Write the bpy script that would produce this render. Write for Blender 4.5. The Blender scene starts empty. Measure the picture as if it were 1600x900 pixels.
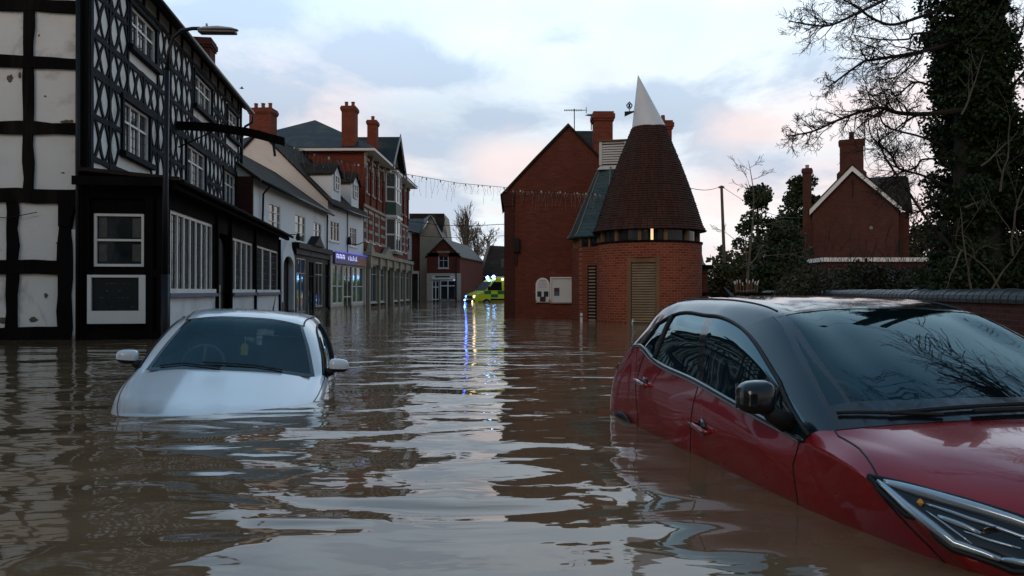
import bpy, math, random
import numpy as np
from mathutils import Matrix, Vector
random.seed(7); np.random.seed(7)
S = bpy.context.scene
C = S.collection
PI = math.pi
# ------------------------------------------------------------------ camera, sky, sun, exposure
F0 = 1200.0; HZ = 455.0; CH = 0.9            # focal length in photo pixels, horizon row, eye height over the flood
cam_d = bpy.data.cameras.new('camera'); cam = bpy.data.objects.new('camera', cam_d); C.objects.link(cam)
cam_d.sensor_width = 36; cam_d.lens = 36 * F0 / 1600; cam_d.clip_end = 3000; cam_d.clip_start = 0.05
cam.location = (0, 0, CH); cam.rotation_euler = (PI / 2 + math.atan((HZ - 450) / F0), 0, 0)
S.camera = cam
S.view_settings.view_transform = 'Standard'; S.view_settings.look = 'None'
S.view_settings.exposure = 0.20; S.view_settings.gamma = 1
S.view_settings.use_curve_mapping = False

SUN_EL, SUN_AZ = math.radians(24), math.radians(205)      # azimuth clockwise from +Y
sl = bpy.data.lights.new('sun', 'SUN'); sl.energy = 0.5; sl.angle = math.radians(25); sl.color = (1, .78, .62)
sun = bpy.data.objects.new('sun', sl); C.objects.link(sun)
sdir = Vector((math.sin(SUN_AZ) * math.cos(SUN_EL), math.cos(SUN_AZ) * math.cos(SUN_EL), math.sin(SUN_EL)))
sun.rotation_euler = sdir.to_track_quat('Z', 'Y').to_euler()

W = bpy.data.worlds.new('World'); S.world = W; W.use_nodes = True
class NT:
    """small helper to write node trees"""
    def __init__(s, tree): s.t = tree; s.n = tree.nodes; s.l = tree.links
    def new(s, typ, **kw):
        nd = s.n.new(typ)
        for k, v in kw.items():
            if k.startswith('i_'):
                key = k[2:]
                key = int(key) if key.isdigit() else key.replace('_', ' ')
                s.set(nd.inputs[key], v)
            else: setattr(nd, k, v)
        return nd
    def set(s, sock, v):
        if isinstance(v, bpy.types.NodeSocket): s.l.new(v, sock)
        elif isinstance(v, (tuple, list)) and len(v) == 3 and sock.type == 'RGBA': sock.default_value = (*v, 1)
        else: sock.default_value = v
    def math(s, op, a, b=None, c=None, clamp=False):
        nd = s.n.new('ShaderNodeMath'); nd.operation = op; nd.use_clamp = clamp
        s.set(nd.inputs[0], a)
        if b is not None: s.set(nd.inputs[1], b)
        if c is not None: s.set(nd.inputs[2], c)
        return nd.outputs[0]
    def mix(s, f, a, b, mode='MIX'):
        nd = s.n.new('ShaderNodeMix'); nd.data_type = 'RGBA'; nd.blend_type = mode
        s.set(nd.inputs[0], f); s.set(nd.inputs[6], a); s.set(nd.inputs[7], b)
        return nd.outputs[2]
    def ramp(s, f, pts, interp='LINEAR'):
        nd = s.n.new('ShaderNodeValToRGB'); cr = nd.color_ramp; cr.interpolation = interp
        while len(cr.elements) < len(pts): cr.elements.new(.5)
        for e, (p, c) in zip(cr.elements, pts):
            e.position = p; e.color = (c, c, c, 1) if isinstance(c, (int, float)) else (*c, 1)
        s.l.new(f, nd.inputs[0]); return nd.outputs[0]
    def noise(s, vec, scale, detail=4, rough=.55, dist=0, out=0):
        nd = s.new('ShaderNodeTexNoise', i_Scale=scale, i_Detail=detail, i_Roughness=rough, i_Distortion=dist)
        if vec is not None: s.l.new(vec, nd.inputs['Vector'])
        return nd.outputs[out]
    def mapping(s, vec, loc=(0, 0, 0), rot=(0, 0, 0), scale=(1, 1, 1)):
        nd = s.new('ShaderNodeMapping'); s.l.new(vec, nd.inputs[0])
        nd.inputs['Location'].default_value = loc; nd.inputs['Rotation'].default_value = rot; nd.inputs['Scale'].default_value = scale
        return nd.outputs[0]

w = NT(W.node_tree); w.n.clear()
wo = w.new('ShaderNodeOutputWorld'); bg = w.new('ShaderNodeBackground', i_Strength=0.10)
w.l.new(bg.outputs[0], wo.inputs[0])
sky = w.new('ShaderNodeTexSky', sky_type='NISHITA', sun_disc=False, sun_elevation=SUN_EL, sun_rotation=SUN_AZ)
sky.air_density = 1.1; sky.dust_density = 1.5; sky.ozone_density = 2
tc = w.new('ShaderNodeTexCoord'); g = tc.outputs['Generated']
sx = w.new('ShaderNodeSeparateXYZ'); w.l.new(g, sx.inputs[0])
X, Y, Z = sx.outputs
# cloud deck coordinates: the direction cut with a high plane, so the clouds shrink to the horizon
zz = w.math('MAXIMUM', w.math('ADD', Z, .16), .05)
cv = w.new('ShaderNodeCombineXYZ'); w.l.new(w.math('DIVIDE', X, zz), cv.inputs[0]); w.l.new(w.math('DIVIDE', Y, zz), cv.inputs[1])
c0 = w.mapping(cv.outputs[0], loc=(3.1, 1.7, 0), scale=(1, .8, 1))
n1 = w.noise(c0, .9, 7, .52, .25)
c1 = w.mapping(cv.outputs[0], loc=(8.3, 4.4, 2), scale=(1, .75, 1))
n2 = w.noise(c1, 1.15, 6, .52, .15)
# whitish high cloud veils most of the blue
veil = w.math('MULTIPLY', w.ramp(n1, [(.28, .25), (.55, 1)]), w.ramp(w.math('MULTIPLY_ADD', Y, .5, .5), [(.45, .35), (.85, 1)]))
veil = w.math('MULTIPLY', veil, w.ramp(Z, [(.45, 1), (.8, .12)]))
veil = w.math('MULTIPLY', veil, w.ramp(w.math('MULTIPLY_ADD', X, .5, .5), [(.18, .35), (.48, .92), (.7, .95), (.9, .6)]))
# lower grey-lilac clouds, more of them above than in the bright gap ahead
dark = w.math('MULTIPLY', w.ramp(n2, [(.50, 0), (.62, 1)]), w.ramp(w.math('MULTIPLY_ADD', Y, .5, .5), [(.5, 1), (.8, .35)]))
low = w.ramp(Z, [(.0, 1), (.12, .9), (.45, .25), (1, .1)])
ahead = w.math('MULTIPLY_ADD', Y, .5, .5, clamp=True)
right = w.math('MULTIPLY_ADD', X, 1.0, .55, clamp=True)
warm = w.math('MULTIPLY', low, w.math('MULTIPLY', ahead, right))
vcol = w.mix(warm, (6.4, 8.1, 9.4), (9.2, 8.9, 8.7))
base = w.mix(.66, sky.outputs[0], w.mix(w.ramp(Z, [(.1, 0), (.55, 1)]), (7.4, 6.9, 6.3), (1.9, 4.5, 7.4)))
col = w.mix(w.math('MULTIPLY', veil, .92), base, vcol)
dcol = w.mix(low, (3.3, 4.6, 6.2), (4.9, 5.2, 6.2))
col = w.mix(w.math('MULTIPLY', dark, .70), col, dcol)
# pink undersides near the horizon
pk = w.math('MULTIPLY', w.ramp(w.noise(w.mapping(cv.outputs[0], loc=(1, 9, 3)), .8, 4), [(.45, 0), (.62, 1)]), w.ramp(Z, [(0, .8), (.2, .75), (.34, 0), (1, 0)]))
col = w.mix(w.math('MULTIPLY', pk, .8), col, (8.6, 6.7, 6.6))
# the cloud banks ahead, placed by direction
yy = w.math('MAXIMUM', Y, .05); hx = w.math('DIVIDE', X, yy); hz = w.math('DIVIDE', Z, yy)
nb = w.noise(w.mapping(cv.outputs[0], scale=(1, .7, 1)), 2.1, 8, .62, .35)
def blob(px, py, rx, ry, amp):
    a = w.math('MULTIPLY', w.math('SUBTRACT', hx, (px - 800) / F0), F0 / rx); b_ = w.math('MULTIPLY', w.math('SUBTRACT', hz, (HZ - py) / F0), F0 / ry)
    return w.math('MULTIPLY', w.math('EXPONENT', w.math('MULTIPLY', w.math('ADD', w.math('MULTIPLY', a, a), w.math('MULTIPLY', b_, b_)), -1)), amp)
acc = None
for q in ((600, 80, 100, 40, .8), (670, 118, 85, 26, .9), (420, 130, 120, 50, .55), (780, 185, 60, 26, .7), (985, 165, 110, 42, .95), (640, 240, 190, 50, .5), (1170, 245, 110, 60, .75), (1080, 185, 60, 24, .5), (700, 330, 200, 50, .7), (1340, 130, 120, 50, .6), (350, 20, 160, 50, .6), (300, 200, 120, 60, .5), (880, 60, 60, 20, .3)):
    v_ = blob(*q); acc = v_ if acc is None else w.math('ADD', acc, v_)
bank = w.ramp(w.math('ADD', acc, w.math('MULTIPLY_ADD', nb, 2.4, -1.2)), [(.22, 0), (.62, 1)])
col = w.mix(w.math('MULTIPLY', bank, .82), col, w.mix(low, (3.0, 4.5, 6.2), (4.5, 5.2, 6.3)))
acc = None
for q in ((800, 255, 90, 50, 1), (1190, 200, 110, 40, .9), (1130, 310, 90, 50, .8), (960, 250, 80, 30, .5)):
    v_ = blob(*q); acc = v_ if acc is None else w.math('ADD', acc, v_)
pinkm = w.ramp(w.math('ADD', acc, w.math('MULTIPLY_ADD', nb, 1.0, -.5)), [(.25, 0), (.8, 1)])
col = w.mix(w.math('MULTIPLY', pinkm, .75), col, (8.6, 7.1, 6.9))
# the western half behind the camera is duller than the bright east
fb = w.ramp(w.math('MULTIPLY_ADD', Y, .5, .5), [(.15, .50), (.5, .74), (.75, 1.08)])
col = w.mix(1.0, col, fb, 'MULTIPLY')
up = w.math('MULTIPLY', w.ramp(Z, [(.22, 0), (.36, 1), (.58, .8), (.75, 0)]), w.ramp(w.math('MULTIPLY_ADD', Y, .5, .5), [(.6, 0), (.85, 1)]))
col = w.mix(1.0, col, w.math('MULTIPLY_ADD', up, .35, 1.0), 'MULTIPLY')     # brightest high over the street ahead
w.l.new(col, bg.inputs[0])

# ------------------------------------------------------------------ materials
MATS = {}
def mat_new(name):
    m = bpy.data.materials.new(name); m.use_nodes = True
    t = NT(m.node_tree); t.n.clear()
    o = t.new('ShaderNodeOutputMaterial'); b = t.new('ShaderNodeBsdfPrincipled')
    t.l.new(b.outputs[0], o.inputs[0]); MATS[name] = m
    return m, t, b, o
def bump(t, b, h, strength=.5, dist=.02):
    bp = t.new('ShaderNodeBump', i_Strength=strength, i_Distance=dist); t.l.new(h, bp.inputs['Height'])
    t.l.new(bp.outputs[0], b.inputs['Normal']); return bp
def plain(name, c, rough=.6, var=.12, vs=3.0, metal=0, bmp=.15, coat=0, spec=.3, streak=False, dirt=None, tide=False):
    m, t, b, o = mat_new(name)
    v = t.new('ShaderNodeTexCoord').outputs['Object']
    if streak: v = t.mapping(v, scale=(1, 1, .15))
    n = t.noise(v, vs, 5, .6)
    lo = tuple(x * (1 - var * 1.6) for x in c); hi = tuple(min(1, x * (1 + var)) for x in c)
    cc = t.mix(n, lo, hi)
    if dirt:
        d = t.ramp(t.noise(v, vs * .45, 7, .68, .4), [(.54, 0), (.68, 1)])
        cc = t.mix(t.math('MULTIPLY', d, dirt[1]), cc, dirt[0])
    if tide:
        sz = t.new('ShaderNodeSeparateXYZ'); ob = t.new('ShaderNodeTexCoord').outputs['Object']; t.l.new(ob, sz.inputs[0])
        tl = t.ramp(t.math('ADD', sz.outputs[2], t.math('MULTIPLY', t.noise(ob, 5, 5, .65), .16)), [(.13, 1), (.22, 0)])
        cc = t.mix(t.math('MULTIPLY', tl, .75), cc, (.16, .105, .07))
    t.l.new(cc, b.inputs['Base Color'])
    t.l.new(t.math('MULTIPLY_ADD', n, .25, rough - .1), b.inputs['Roughness'])
    b.inputs['Metallic'].default_value = metal; b.inputs['Coat Weight'].default_value = coat; b.inputs['Coat Roughness'].default_value = .04
    b.inputs['Specular IOR Level'].default_value = spec
    if bmp: bump(t, b, t.noise(v, vs * 7, 5, .6), bmp, .02)
    return m
def coords(t, axis, R=1.0, zs=1.0):
    o = t.new('ShaderNodeTexCoord').outputs['Object']
    s = t.new('ShaderNodeSeparateXYZ'); t.l.new(o, s.inputs[0]); x, y, z = s.outputs
    if axis == 'xy': u = t.math('ADD', x, y)
    elif axis == 'x': u = x
    elif axis == 'y': u = y
    elif axis == 'cyl': u = t.math('MULTIPLY', t.math('ARCTAN2', y, x), R)
    c = t.new('ShaderNodeCombineXYZ'); t.l.new(u, c.inputs[0]); t.l.new(t.math('MULTIPLY', z, zs) if zs != 1 else z, c.inputs[1])
    return c.outputs[0], o
def brick(name, c1, c2, mortar, axis='xy', bw=.225, bh=.075, R=1, zs=1, rough=.85, msize=.009, stain=.3, pale=0, bmp=.6, moss=None):
    m, t, b, o = mat_new(name)
    v, ob = coords(t, axis, R, zs)
    vv = t.new('ShaderNodeVectorMath', operation='ADD'); t.l.new(v, vv.inputs[0])
    wob = t.new('ShaderNodeVectorMath', operation='SCALE', i_Scale=.012); t.l.new(t.noise(ob, 2.3, 3, out=1), wob.inputs[0]); t.l.new(wob.outputs[0], vv.inputs[1])
    br = t.new('ShaderNodeTexBrick', offset=.5, i_Scale=1.0, i_Color1=c1, i_Color2=c2, i_Mortar=mortar)
    br.inputs['Brick Width'].default_value = bw; br.inputs['Row Height'].default_value = bh
    br.inputs['Mortar Size'].default_value = msize; br.inputs['Mortar Smooth'].default_value = .25; br.inputs['Bias'].default_value = -.1
    t.l.new(vv.outputs[0], br.inputs['Vector'])
    n = t.noise(ob, .7, 6, .65)
    col = t.mix(t.math('MULTIPLY', t.ramp(n, [(.35, 1), (.65, 0)]), stain), br.outputs[0], tuple(x * .45 for x in c1))
    n2 = t.noise(ob, 14, 3, .6)
    col = t.mix(.22, col, t.mix(n2, tuple(x * .5 for x in c2), tuple(min(1, x * 1.7) for x in c1)))
    if pale:
        vq = t.mapping(ob, scale=(.9, .9, 9))
        pl = t.ramp(t.noise(vq, 1.6, 4, .6), [(.66, 0), (.74, 1)])
        col = t.mix(t.math('MULTIPLY', pl, pale), col, (.42, .27, .2))
    if moss:
        mm = t.ramp(t.noise(ob, 1.1, 6, .7), [(.48, 0), (.66, 1)])
        col = t.mix(t.math('MULTIPLY', mm, moss[1]), col, moss[0])
    t.l.new(col, b.inputs['Base Color']); b.inputs['Roughness'].default_value = rough; b.inputs['Specular IOR Level'].default_value = .12
    h = t.math('ADD', t.math('MULTIPLY', br.outputs['Fac'], -1), t.math('MULTIPLY', n2, .5))
    bump(t, b, h, bmp, .012)
    return m
def emit(name, c, s):
    m, t, b, o = mat_new(name); b.inputs['Base Color'].default_value = (*c, 1)
    b.inputs['Emission Color'].default_value = (*c, 1); b.inputs['Emission Strength'].default_value = s
    return m
def pane(name, c, rough=.06, var=.5, vs=1.3, wob=.25):
    m, t, b, o = mat_new(name)
    v = t.new('ShaderNodeTexCoord').outputs['Object']
    n = t.noise(v, vs, 3, .5)
    t.l.new(t.mix(n, tuple(x * (1 - var) for x in c), tuple(x * (1 + var) for x in c)), b.inputs['Base Color'])
    b.inputs['Roughness'].default_value = rough; b.inputs['IOR'].default_value = 1.45; b.inputs['Specular IOR Level'].default_value = .5
    bump(t, b, t.noise(v, 2.2, 2), wob, .02); return m

plaster = plain('white_plaster', (.78, .75, .69), .8, .10, 1.4, bmp=.5, dirt=((.22, .19, .15), .75), tide=True)
plaster_blue = plain('white_render', (.80, .79, .77), .8, .07, .8, bmp=.25, dirt=((.38, .37, .35), .5), tide=True)
plaster_pink = plain('cream_render', (.80, .70, .61), .8, .08, .9, bmp=.25, dirt=((.45, .38, .3), .4))
beige = plain('beige_render', (.46, .39, .29), .85, .1, 1, bmp=.2, dirt=((.25, .2, .15), .4))
blackwood = plain('black_timber', (.009, .0075, .0065), .85, .5, 3, bmp=1.0, streak=True, spec=.06, dirt=((.03, .024, .018), .6))
bluewood = plain('blue_black_timber', (.010, .014, .018), .75, .4, 3, bmp=.7, spec=.12)
blackpaint = plain('black_paint', (.008, .008, .009), .55, .3, 2, bmp=.1, spec=.12)
whitepaint = plain('white_paint', (.78, .75, .69), .45, .06, 2, bmp=.1, dirt=((.35, .32, .27), .4), tide=True)
creampaint = plain('cream_paint', (.52, .45, .36), .5, .1, 2, bmp=.1, dirt=((.2, .17, .13), .4), tide=True)
greypaint = plain('grey_paint', (.22, .24, .25), .5, .1, 2)
bluesill = plain('blue_sill_paint', (.05, .08, .17), .45, .2, 2)
greenpanel = plain('green_panel', (.05, .10, .06), .6, .2, 2)
wood = plain('weathered_wood', (.20, .11, .055), .7, .35, 2.5, bmp=.6, streak=True, dirt=((.08, .06, .045), .7))
louvre_m = plain('louvre_wood', (.30, .22, .14), .6, .3, 2.5, bmp=.4, dirt=((.1, .08, .05), .6))
whitewood = plain('white_louvre_paint', (.62, .60, .56), .5, .08, 3, dirt=((.3, .27, .22), .5))
cowlmat = plain('cowl_metal', (.74, .73, .71), .5, .14, 2.6, metal=.0, bmp=.3, streak=True, dirt=((.36, .28, .20), .9))
slate = brick('blue_slate', (.055, .095, .10), (.04, .065, .07), (.012, .018, .02), 'xy', .25, .12, zs=1.1, rough=.45, msize=.006, stain=.3, bmp=.6, moss=((.10, .11, .07), .35))
slate_x = brick('grey_slate', (.032, .033, .036), (.022, .022, .024), (.012, .012, .014), 'x', .3, .16, zs=1.4, rough=.55, msize=.008, stain=.3, moss=((.075, .07, .035), .7))
slate_y = brick('grey_slate_side', (.032, .033, .036), (.022, .022, .024), (.012, .012, .014), 'y', .3, .16, zs=1.4, rough=.55, msize=.008, stain=.3, moss=((.075, .07, .035), .7))
tile_x = brick('brown_tile', (.036, .023, .017), (.022, .014, .011), (.010, .007, .006), 'x', .2, .11, zs=1.5, rough=.8, msize=.008, stain=.4, moss=((.05, .045, .02), .8))
tile_y = brick('brown_tile_side', (.036, .023, .017), (.022, .014, .011), (.010, .007, .006), 'y', .2, .11, zs=1.5, rough=.8, msize=.008, stain=.4, moss=((.05, .045, .02), .8))
br_red = brick('red_brick', (.185, .048, .029), (.10, .028, .020), (.12, .07, .05), stain=.6, pale=.4)
br_orange = brick('orange_brick_round', (.30, .070, .034), (.11, .026, .016), (.34, .17, .11), 'cyl', R=1.575, bw=.2, bh=.073, stain=.25, msize=.011, bmp=.9)
br_adj = brick('orange_brick_flat', (.22, .055, .030), (.10, .026, .018), (.24, .13, .09), stain=.25, msize=.011, bmp=.9)
br_vict = brick('victorian_brick', (.24, .052, .029), (.13, .030, .019), (.13, .07, .05), stain=.45)
br_chim = brick('chimney_brick', (.26, .062, .034), (.14, .034, .02), (.15, .09, .065), stain=.45)
br_far = brick('far_brick', (.18, .046, .03), (.11, .03, .02), (.12, .08, .06), stain=.4)
br_house = brick('house_brick', (.12, .042, .030), (.065, .026, .020), (.09, .065, .052), stain=.55)
br_wall = brick('wall_brick', (.11, .035, .025), (.055, .022, .018), (.08, .06, .05), stain=.5, msize=.011, bmp=1)
br_dark = brick('dark_brick', (.09, .027, .02), (.06, .02, .015), (.06, .04, .03), stain=.4)  # even darker brick colour for end walls, outbuildings and chimney
pot_m = plain('clay_pot', (.24, .075, .042), .8, .25, 4)
stone = plain('cream_stone', (.36, .30, .22), .8, .2, 2.2, bmp=.4, dirt=((.12, .1, .08), .6))
dark_glass = pane('dark_window_glass', (.012, .015, .016))
grey_glass = pane('curtained_window_glass', (.09, .088, .078), .12, .7, 2.0)
teal_glass = pane('shop_window_glass', (.03, .055, .06), .06, .8, 1.2)
blue_reflect_glass = pane('blue_reflection_glass', (.02, .05, .12), .06, .8, 1.2)  # reflection of the blue strobes put into the pane colour
lead = plain('lead_strip', (.04, .04, .04), .6)
metal_dark = plain('dark_metal', (.02, .02, .022), .4, .2, 3, metal=.6)
galv = plain('galvanised_metal', (.24, .25, .25), .45, .1, 3, metal=.5)
lamp_shell = plain('lamp_shell', (.42, .43, .42), .5, .08, 3)
lamp_lens = plain('lamp_lens', (.05, .045, .04), .3, .1, 3)
rubber = plain('black_rubber', (.012, .012, .012), .55, .2, 5, bmp=0)
trim = plain('gloss_black_trim', (.008, .009, .011), .18, .2, 5, bmp=0, coat=.6)
seatm = plain('car_seat_fabric', (.085, .088, .092), .85, .2, 9)
dash = plain('dashboard_plastic', (.05, .053, .056), .6, .1, 9)
chrome = plain('chrome', (.7, .72, .74), .12, .05, 5, metal=1, bmp=0)
bark = plain('bark', (.028, .027, .02), .9, .35, 5, bmp=.8, streak=True)
twigm = plain('twig', (.030, .024, .02), .9, .3, 3, bmp=0)
palebark = plain('pale_bark', (.13, .11, .08), .9, .3, 4, bmp=.3)
coping_m = plain('blue_brick_coping', (.034, .048, .054), .45, .5, 3.4, bmp=.4, dirt=((.03, .035, .03), .7))
board_w = plain('notice_board_white', (.60, .61, .60), .4, .05, 2)
photo_d = plain('notice_print', (.03, .032, .035), .6, .6, 18)
def leafmat(name, a, b2, rough=.55):
    m, t, b, o = mat_new(name)
    gi = t.new('ShaderNodeNewGeometry').outputs['Random Per Island']
    ob = t.new('ShaderNodeTexCoord').outputs['Object']
    n = t.noise(ob, 1.2, 3)
    f = t.math('MULTIPLY_ADD', gi, .6, t.math('MULTIPLY', n, .5))
    t.l.new(t.mix(f, a, b2), b.inputs['Base Color']); b.inputs['Roughness'].default_value = rough
    b.inputs['Specular IOR Level'].default_value = .12
    return m
ivy = leafmat('ivy_leaf', (.010, .020, .008), (.035, .055, .020), .5)
conif = leafmat('evergreen_leaf', (.018, .034, .016), (.045, .065, .028))
olive = leafmat('olive_leaf', (.035, .040, .018), (.075, .075, .032))
hedgem = leafmat('hedge_leaf', (.022, .026, .014), (.055, .05, .028))

# ------------------------------------------------------------------ objects
def tag(o, label=None, cat=None, group=None, kind=None):
    if label: o['label'] = label
    if cat: o['category'] = cat
    if group: o['group'] = group
    if kind: o['kind'] = kind
    return o
def thing(name, label, cat, M=Matrix(), group=None):
    o = bpy.data.objects.new(name, None); C.objects.link(o); o.empty_display_size = .3
    o.matrix_world = M
    return tag(o, label, cat, group)
def T(x=0, y=0, z=0, rz=0): return Matrix.Translation((x, y, z)) @ Matrix.Rotation(rz, 4, 'Z')
class MB:
    def __init__(s, M=None): s.v = []; s.f = []; s.M = M
    def add(s, vs, fs):
        o = len(s.v)
        if s.M is not None: vs = [tuple(s.M @ Vector(p)) for p in vs]
        s.v += [tuple(p) for p in vs]; s.f += [tuple(i + o for i in f) for f in fs]
    def box(s, x0, x1, y0, y1, z0, z1):
        s.add([(x0, y0, z0), (x1, y0, z0), (x1, y1, z0), (x0, y1, z0), (x0, y0, z1), (x1, y0, z1), (x1, y1, z1), (x0, y1, z1)],
              [(0, 3, 2, 1), (4, 5, 6, 7), (0, 1, 5, 4), (1, 2, 6, 5), (2, 3, 7, 6), (3, 0, 4, 7)])
        return s
    def poly(s, pts): s.add(pts, [tuple(range(len(pts)))]); return s
    def prism(s, pts, off):
        """polygon extruded by vector off"""
        n = len(pts); q = [tuple(a + b for a, b in zip(p, off)) for p in pts]
        s.add(list(pts) + q, [tuple(range(n))[::-1], tuple(range(n, 2 * n))] + [(i, (i + 1) % n, n + (i + 1) % n, n + i) for i in range(n)])
        return s
    def frustum(s, cx, cy, z0, z1, a0, b0, a1, b1):
        p = [(cx - a0, cy - b0, z0), (cx + a0, cy - b0, z0), (cx + a0, cy + b0, z0), (cx - a0, cy + b0, z0),
             (cx - a1, cy - b1, z1), (cx + a1, cy - b1, z1), (cx + a1, cy + b1, z1), (cx - a1, cy + b1, z1)]
        s.add(p, [(0, 3, 2, 1), (4, 5, 6, 7), (0, 1, 5, 4), (1, 2, 6, 5), (2, 3, 7, 6), (3, 0, 4, 7)]); return s
    def lathe(s, prof, n=24, cx=0, cy=0, a0=0, caps=True):
        vs = []; m = len(prof)
        for r, z in prof:
            for i in range(n):
                a = a0 + 2 * PI * i / n; vs.append((cx + r * math.cos(a), cy + r * math.sin(a), z))
        fs = [(k * n + i, k * n + (i + 1) % n, (k + 1) * n + (i + 1) % n, (k + 1) * n + i) for k in range(m - 1) for i in range(n)]
        if caps: fs += [tuple(range(n))[::-1], tuple(range((m - 1) * n, m * n))]
        s.add(vs, fs); return s
    def tube(s, pts, r, n=6, cap=True):
        pts = [Vector(p) for p in pts]; m = len(pts)
        rs = r if isinstance(r, (list, tuple)) else [r] * m
        vs = []; up = Vector((0, 0, 1)); prev = None
        for i, p in enumerate(pts):
            d = (pts[min(i + 1, m - 1)] - pts[max(i - 1, 0)])
            if d.length < 1e-9: d = Vector((0, 0, 1))
            d.normalize()
            if prev is None:
                a = d.cross(up if abs(d.z) < .95 else Vector((1, 0, 0))).normalized()
            else:
                a = (prev - d * prev.dot(d)); a = a.normalized() if a.length > 1e-6 else d.orthogonal().normalized()
            prev = a; b = d.cross(a)
            for k in range(n):
                t = 2 * PI * k / n; vs.append(tuple(p + (a * math.cos(t) + b * math.sin(t)) * rs[i]))
        fs = [(i * n + k, i * n + (k + 1) % n, (i + 1) * n + (k + 1) % n, (i + 1) * n + k) for i in range(m - 1) for k in range(n)]
        if cap: fs += [tuple(range(n))[::-1], tuple(range((m - 1) * n, m * n))]
        s.add(vs, fs); return s
    def split(s, name, mat, parent=None, **kw):
        """one object for each separate piece"""
        par = list(range(len(s.v)))
        def find(i):
            while par[i] != i: par[i] = par[par[i]]; i = par[i]
            return i
        for f in s.f:
            for k in f[1:]: par[find(k)] = find(f[0])
        groups = {}
        for f in s.f: groups.setdefault(find(f[0]), []).append(f)
        out = []
        for fs in groups.values():
            idx = {}; m = MB()
            for f in fs:
                for k in f:
                    if k not in idx: idx[k] = len(idx); m.v.append(s.v[k])
            m.f = [tuple(idx[k] for k in f) for f in fs]; out.append(m.build(name, mat, parent, **kw))
        return out
    def build(s, name, mat, parent=None, smooth=False, bevel=0, label=None):
        me = bpy.data.meshes.new(name); me.from_pydata(s.v, [], s.f); me.update()
        if smooth: me.polygons.foreach_set('use_smooth', [True] * len(me.polygons))
        me.materials.append(mat)
        o = bpy.data.objects.new(name, me); C.objects.link(o)
        if parent is not None: o.parent = parent
        if bevel:
            md = o.modifiers.new('bevel', 'BEVEL'); md.width = bevel; md.segments = 2; md.limit_method = 'ANGLE'
        if label: o['label'] = label
        return o
def npmesh(name, verts, faces, mat, parent=None, smooth=False):
    """verts (n,3) array, faces (m,4) array"""
    me = bpy.data.meshes.new(name)
    me.vertices.add(len(verts)); me.vertices.foreach_set('co', np.asarray(verts, 'f').ravel())
    k = faces.shape[1]
    me.loops.add(faces.size); me.loops.foreach_set('vertex_index', faces.astype('i').ravel())
    me.polygons.add(len(faces)); me.polygons.foreach_set('loop_start', np.arange(0, faces.size, k, dtype='i'))
    me.polygons.foreach_set('loop_total', np.full(len(faces), k, 'i'))
    if smooth: me.polygons.foreach_set('use_smooth', np.ones(len(faces), bool))
    me.update(calc_edges=True); me.validate(); me.materials.append(mat)
    o = bpy.data.objects.new(name, me); C.objects.link(o)
    if parent is not None: o.parent = parent
    return o
class Fr:
    """a vertical wall plane: origin, direction; local x along the wall, local y into the building"""
    def __init__(s, ox, oy, ang): s.ox, s.oy, s.a = ox, oy, ang; s.c, s.s = math.cos(ang), math.sin(ang); s.M = T(ox, oy, 0, ang)
    def x(s, px, ly=0):
        a = (px - 800) / F0
        return (s.ox - ly * s.s - a * s.oy - a * ly * s.c) / (a * s.s - s.c)
    def z(s, py, lx, ly=0): return CH + (HZ - py) / F0 * (s.oy + lx * s.s + ly * s.c)
def fr2(x0, y0, x1, y1): return Fr(x0, y0, math.atan2(y1 - y0, x1 - x0))
def rel(P, Q): return P.M.inverted() @ Q.M        # frame Q's coordinates into frame P's

def wall(mb, x0, x1, z0, z1, ops=(), t=.12):
    xs = sorted({x0, x1, *[v for o in ops for v in o[:2]]}); zs = sorted({z0, z1, *[v for o in ops for v in o[2:]]})
    for i in range(len(xs) - 1):
        for j in range(len(zs) - 1):
            cx, cz = (xs[i] + xs[i + 1]) / 2, (zs[j] + zs[j + 1]) / 2
            if any(o[0] < cx < o[1] and o[2] < cz < o[3] for o in ops): continue
            mb.poly([(xs[i], 0, zs[j]), (xs[i + 1], 0, zs[j]), (xs[i + 1], 0, zs[j + 1]), (xs[i], 0, zs[j + 1])])
    for a, b, c, d in ops:
        for q in ([(a, 0, c), (a, t, c), (a, t, d), (a, 0, d)], [(b, 0, c), (b, 0, d), (b, t, d), (b, t, c)],
                  [(a, 0, d), (a, t, d), (b, t, d), (b, 0, d)], [(a, 0, c), (b, 0, c), (b, t, c), (a, t, c)]): mb.poly(q)
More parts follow.
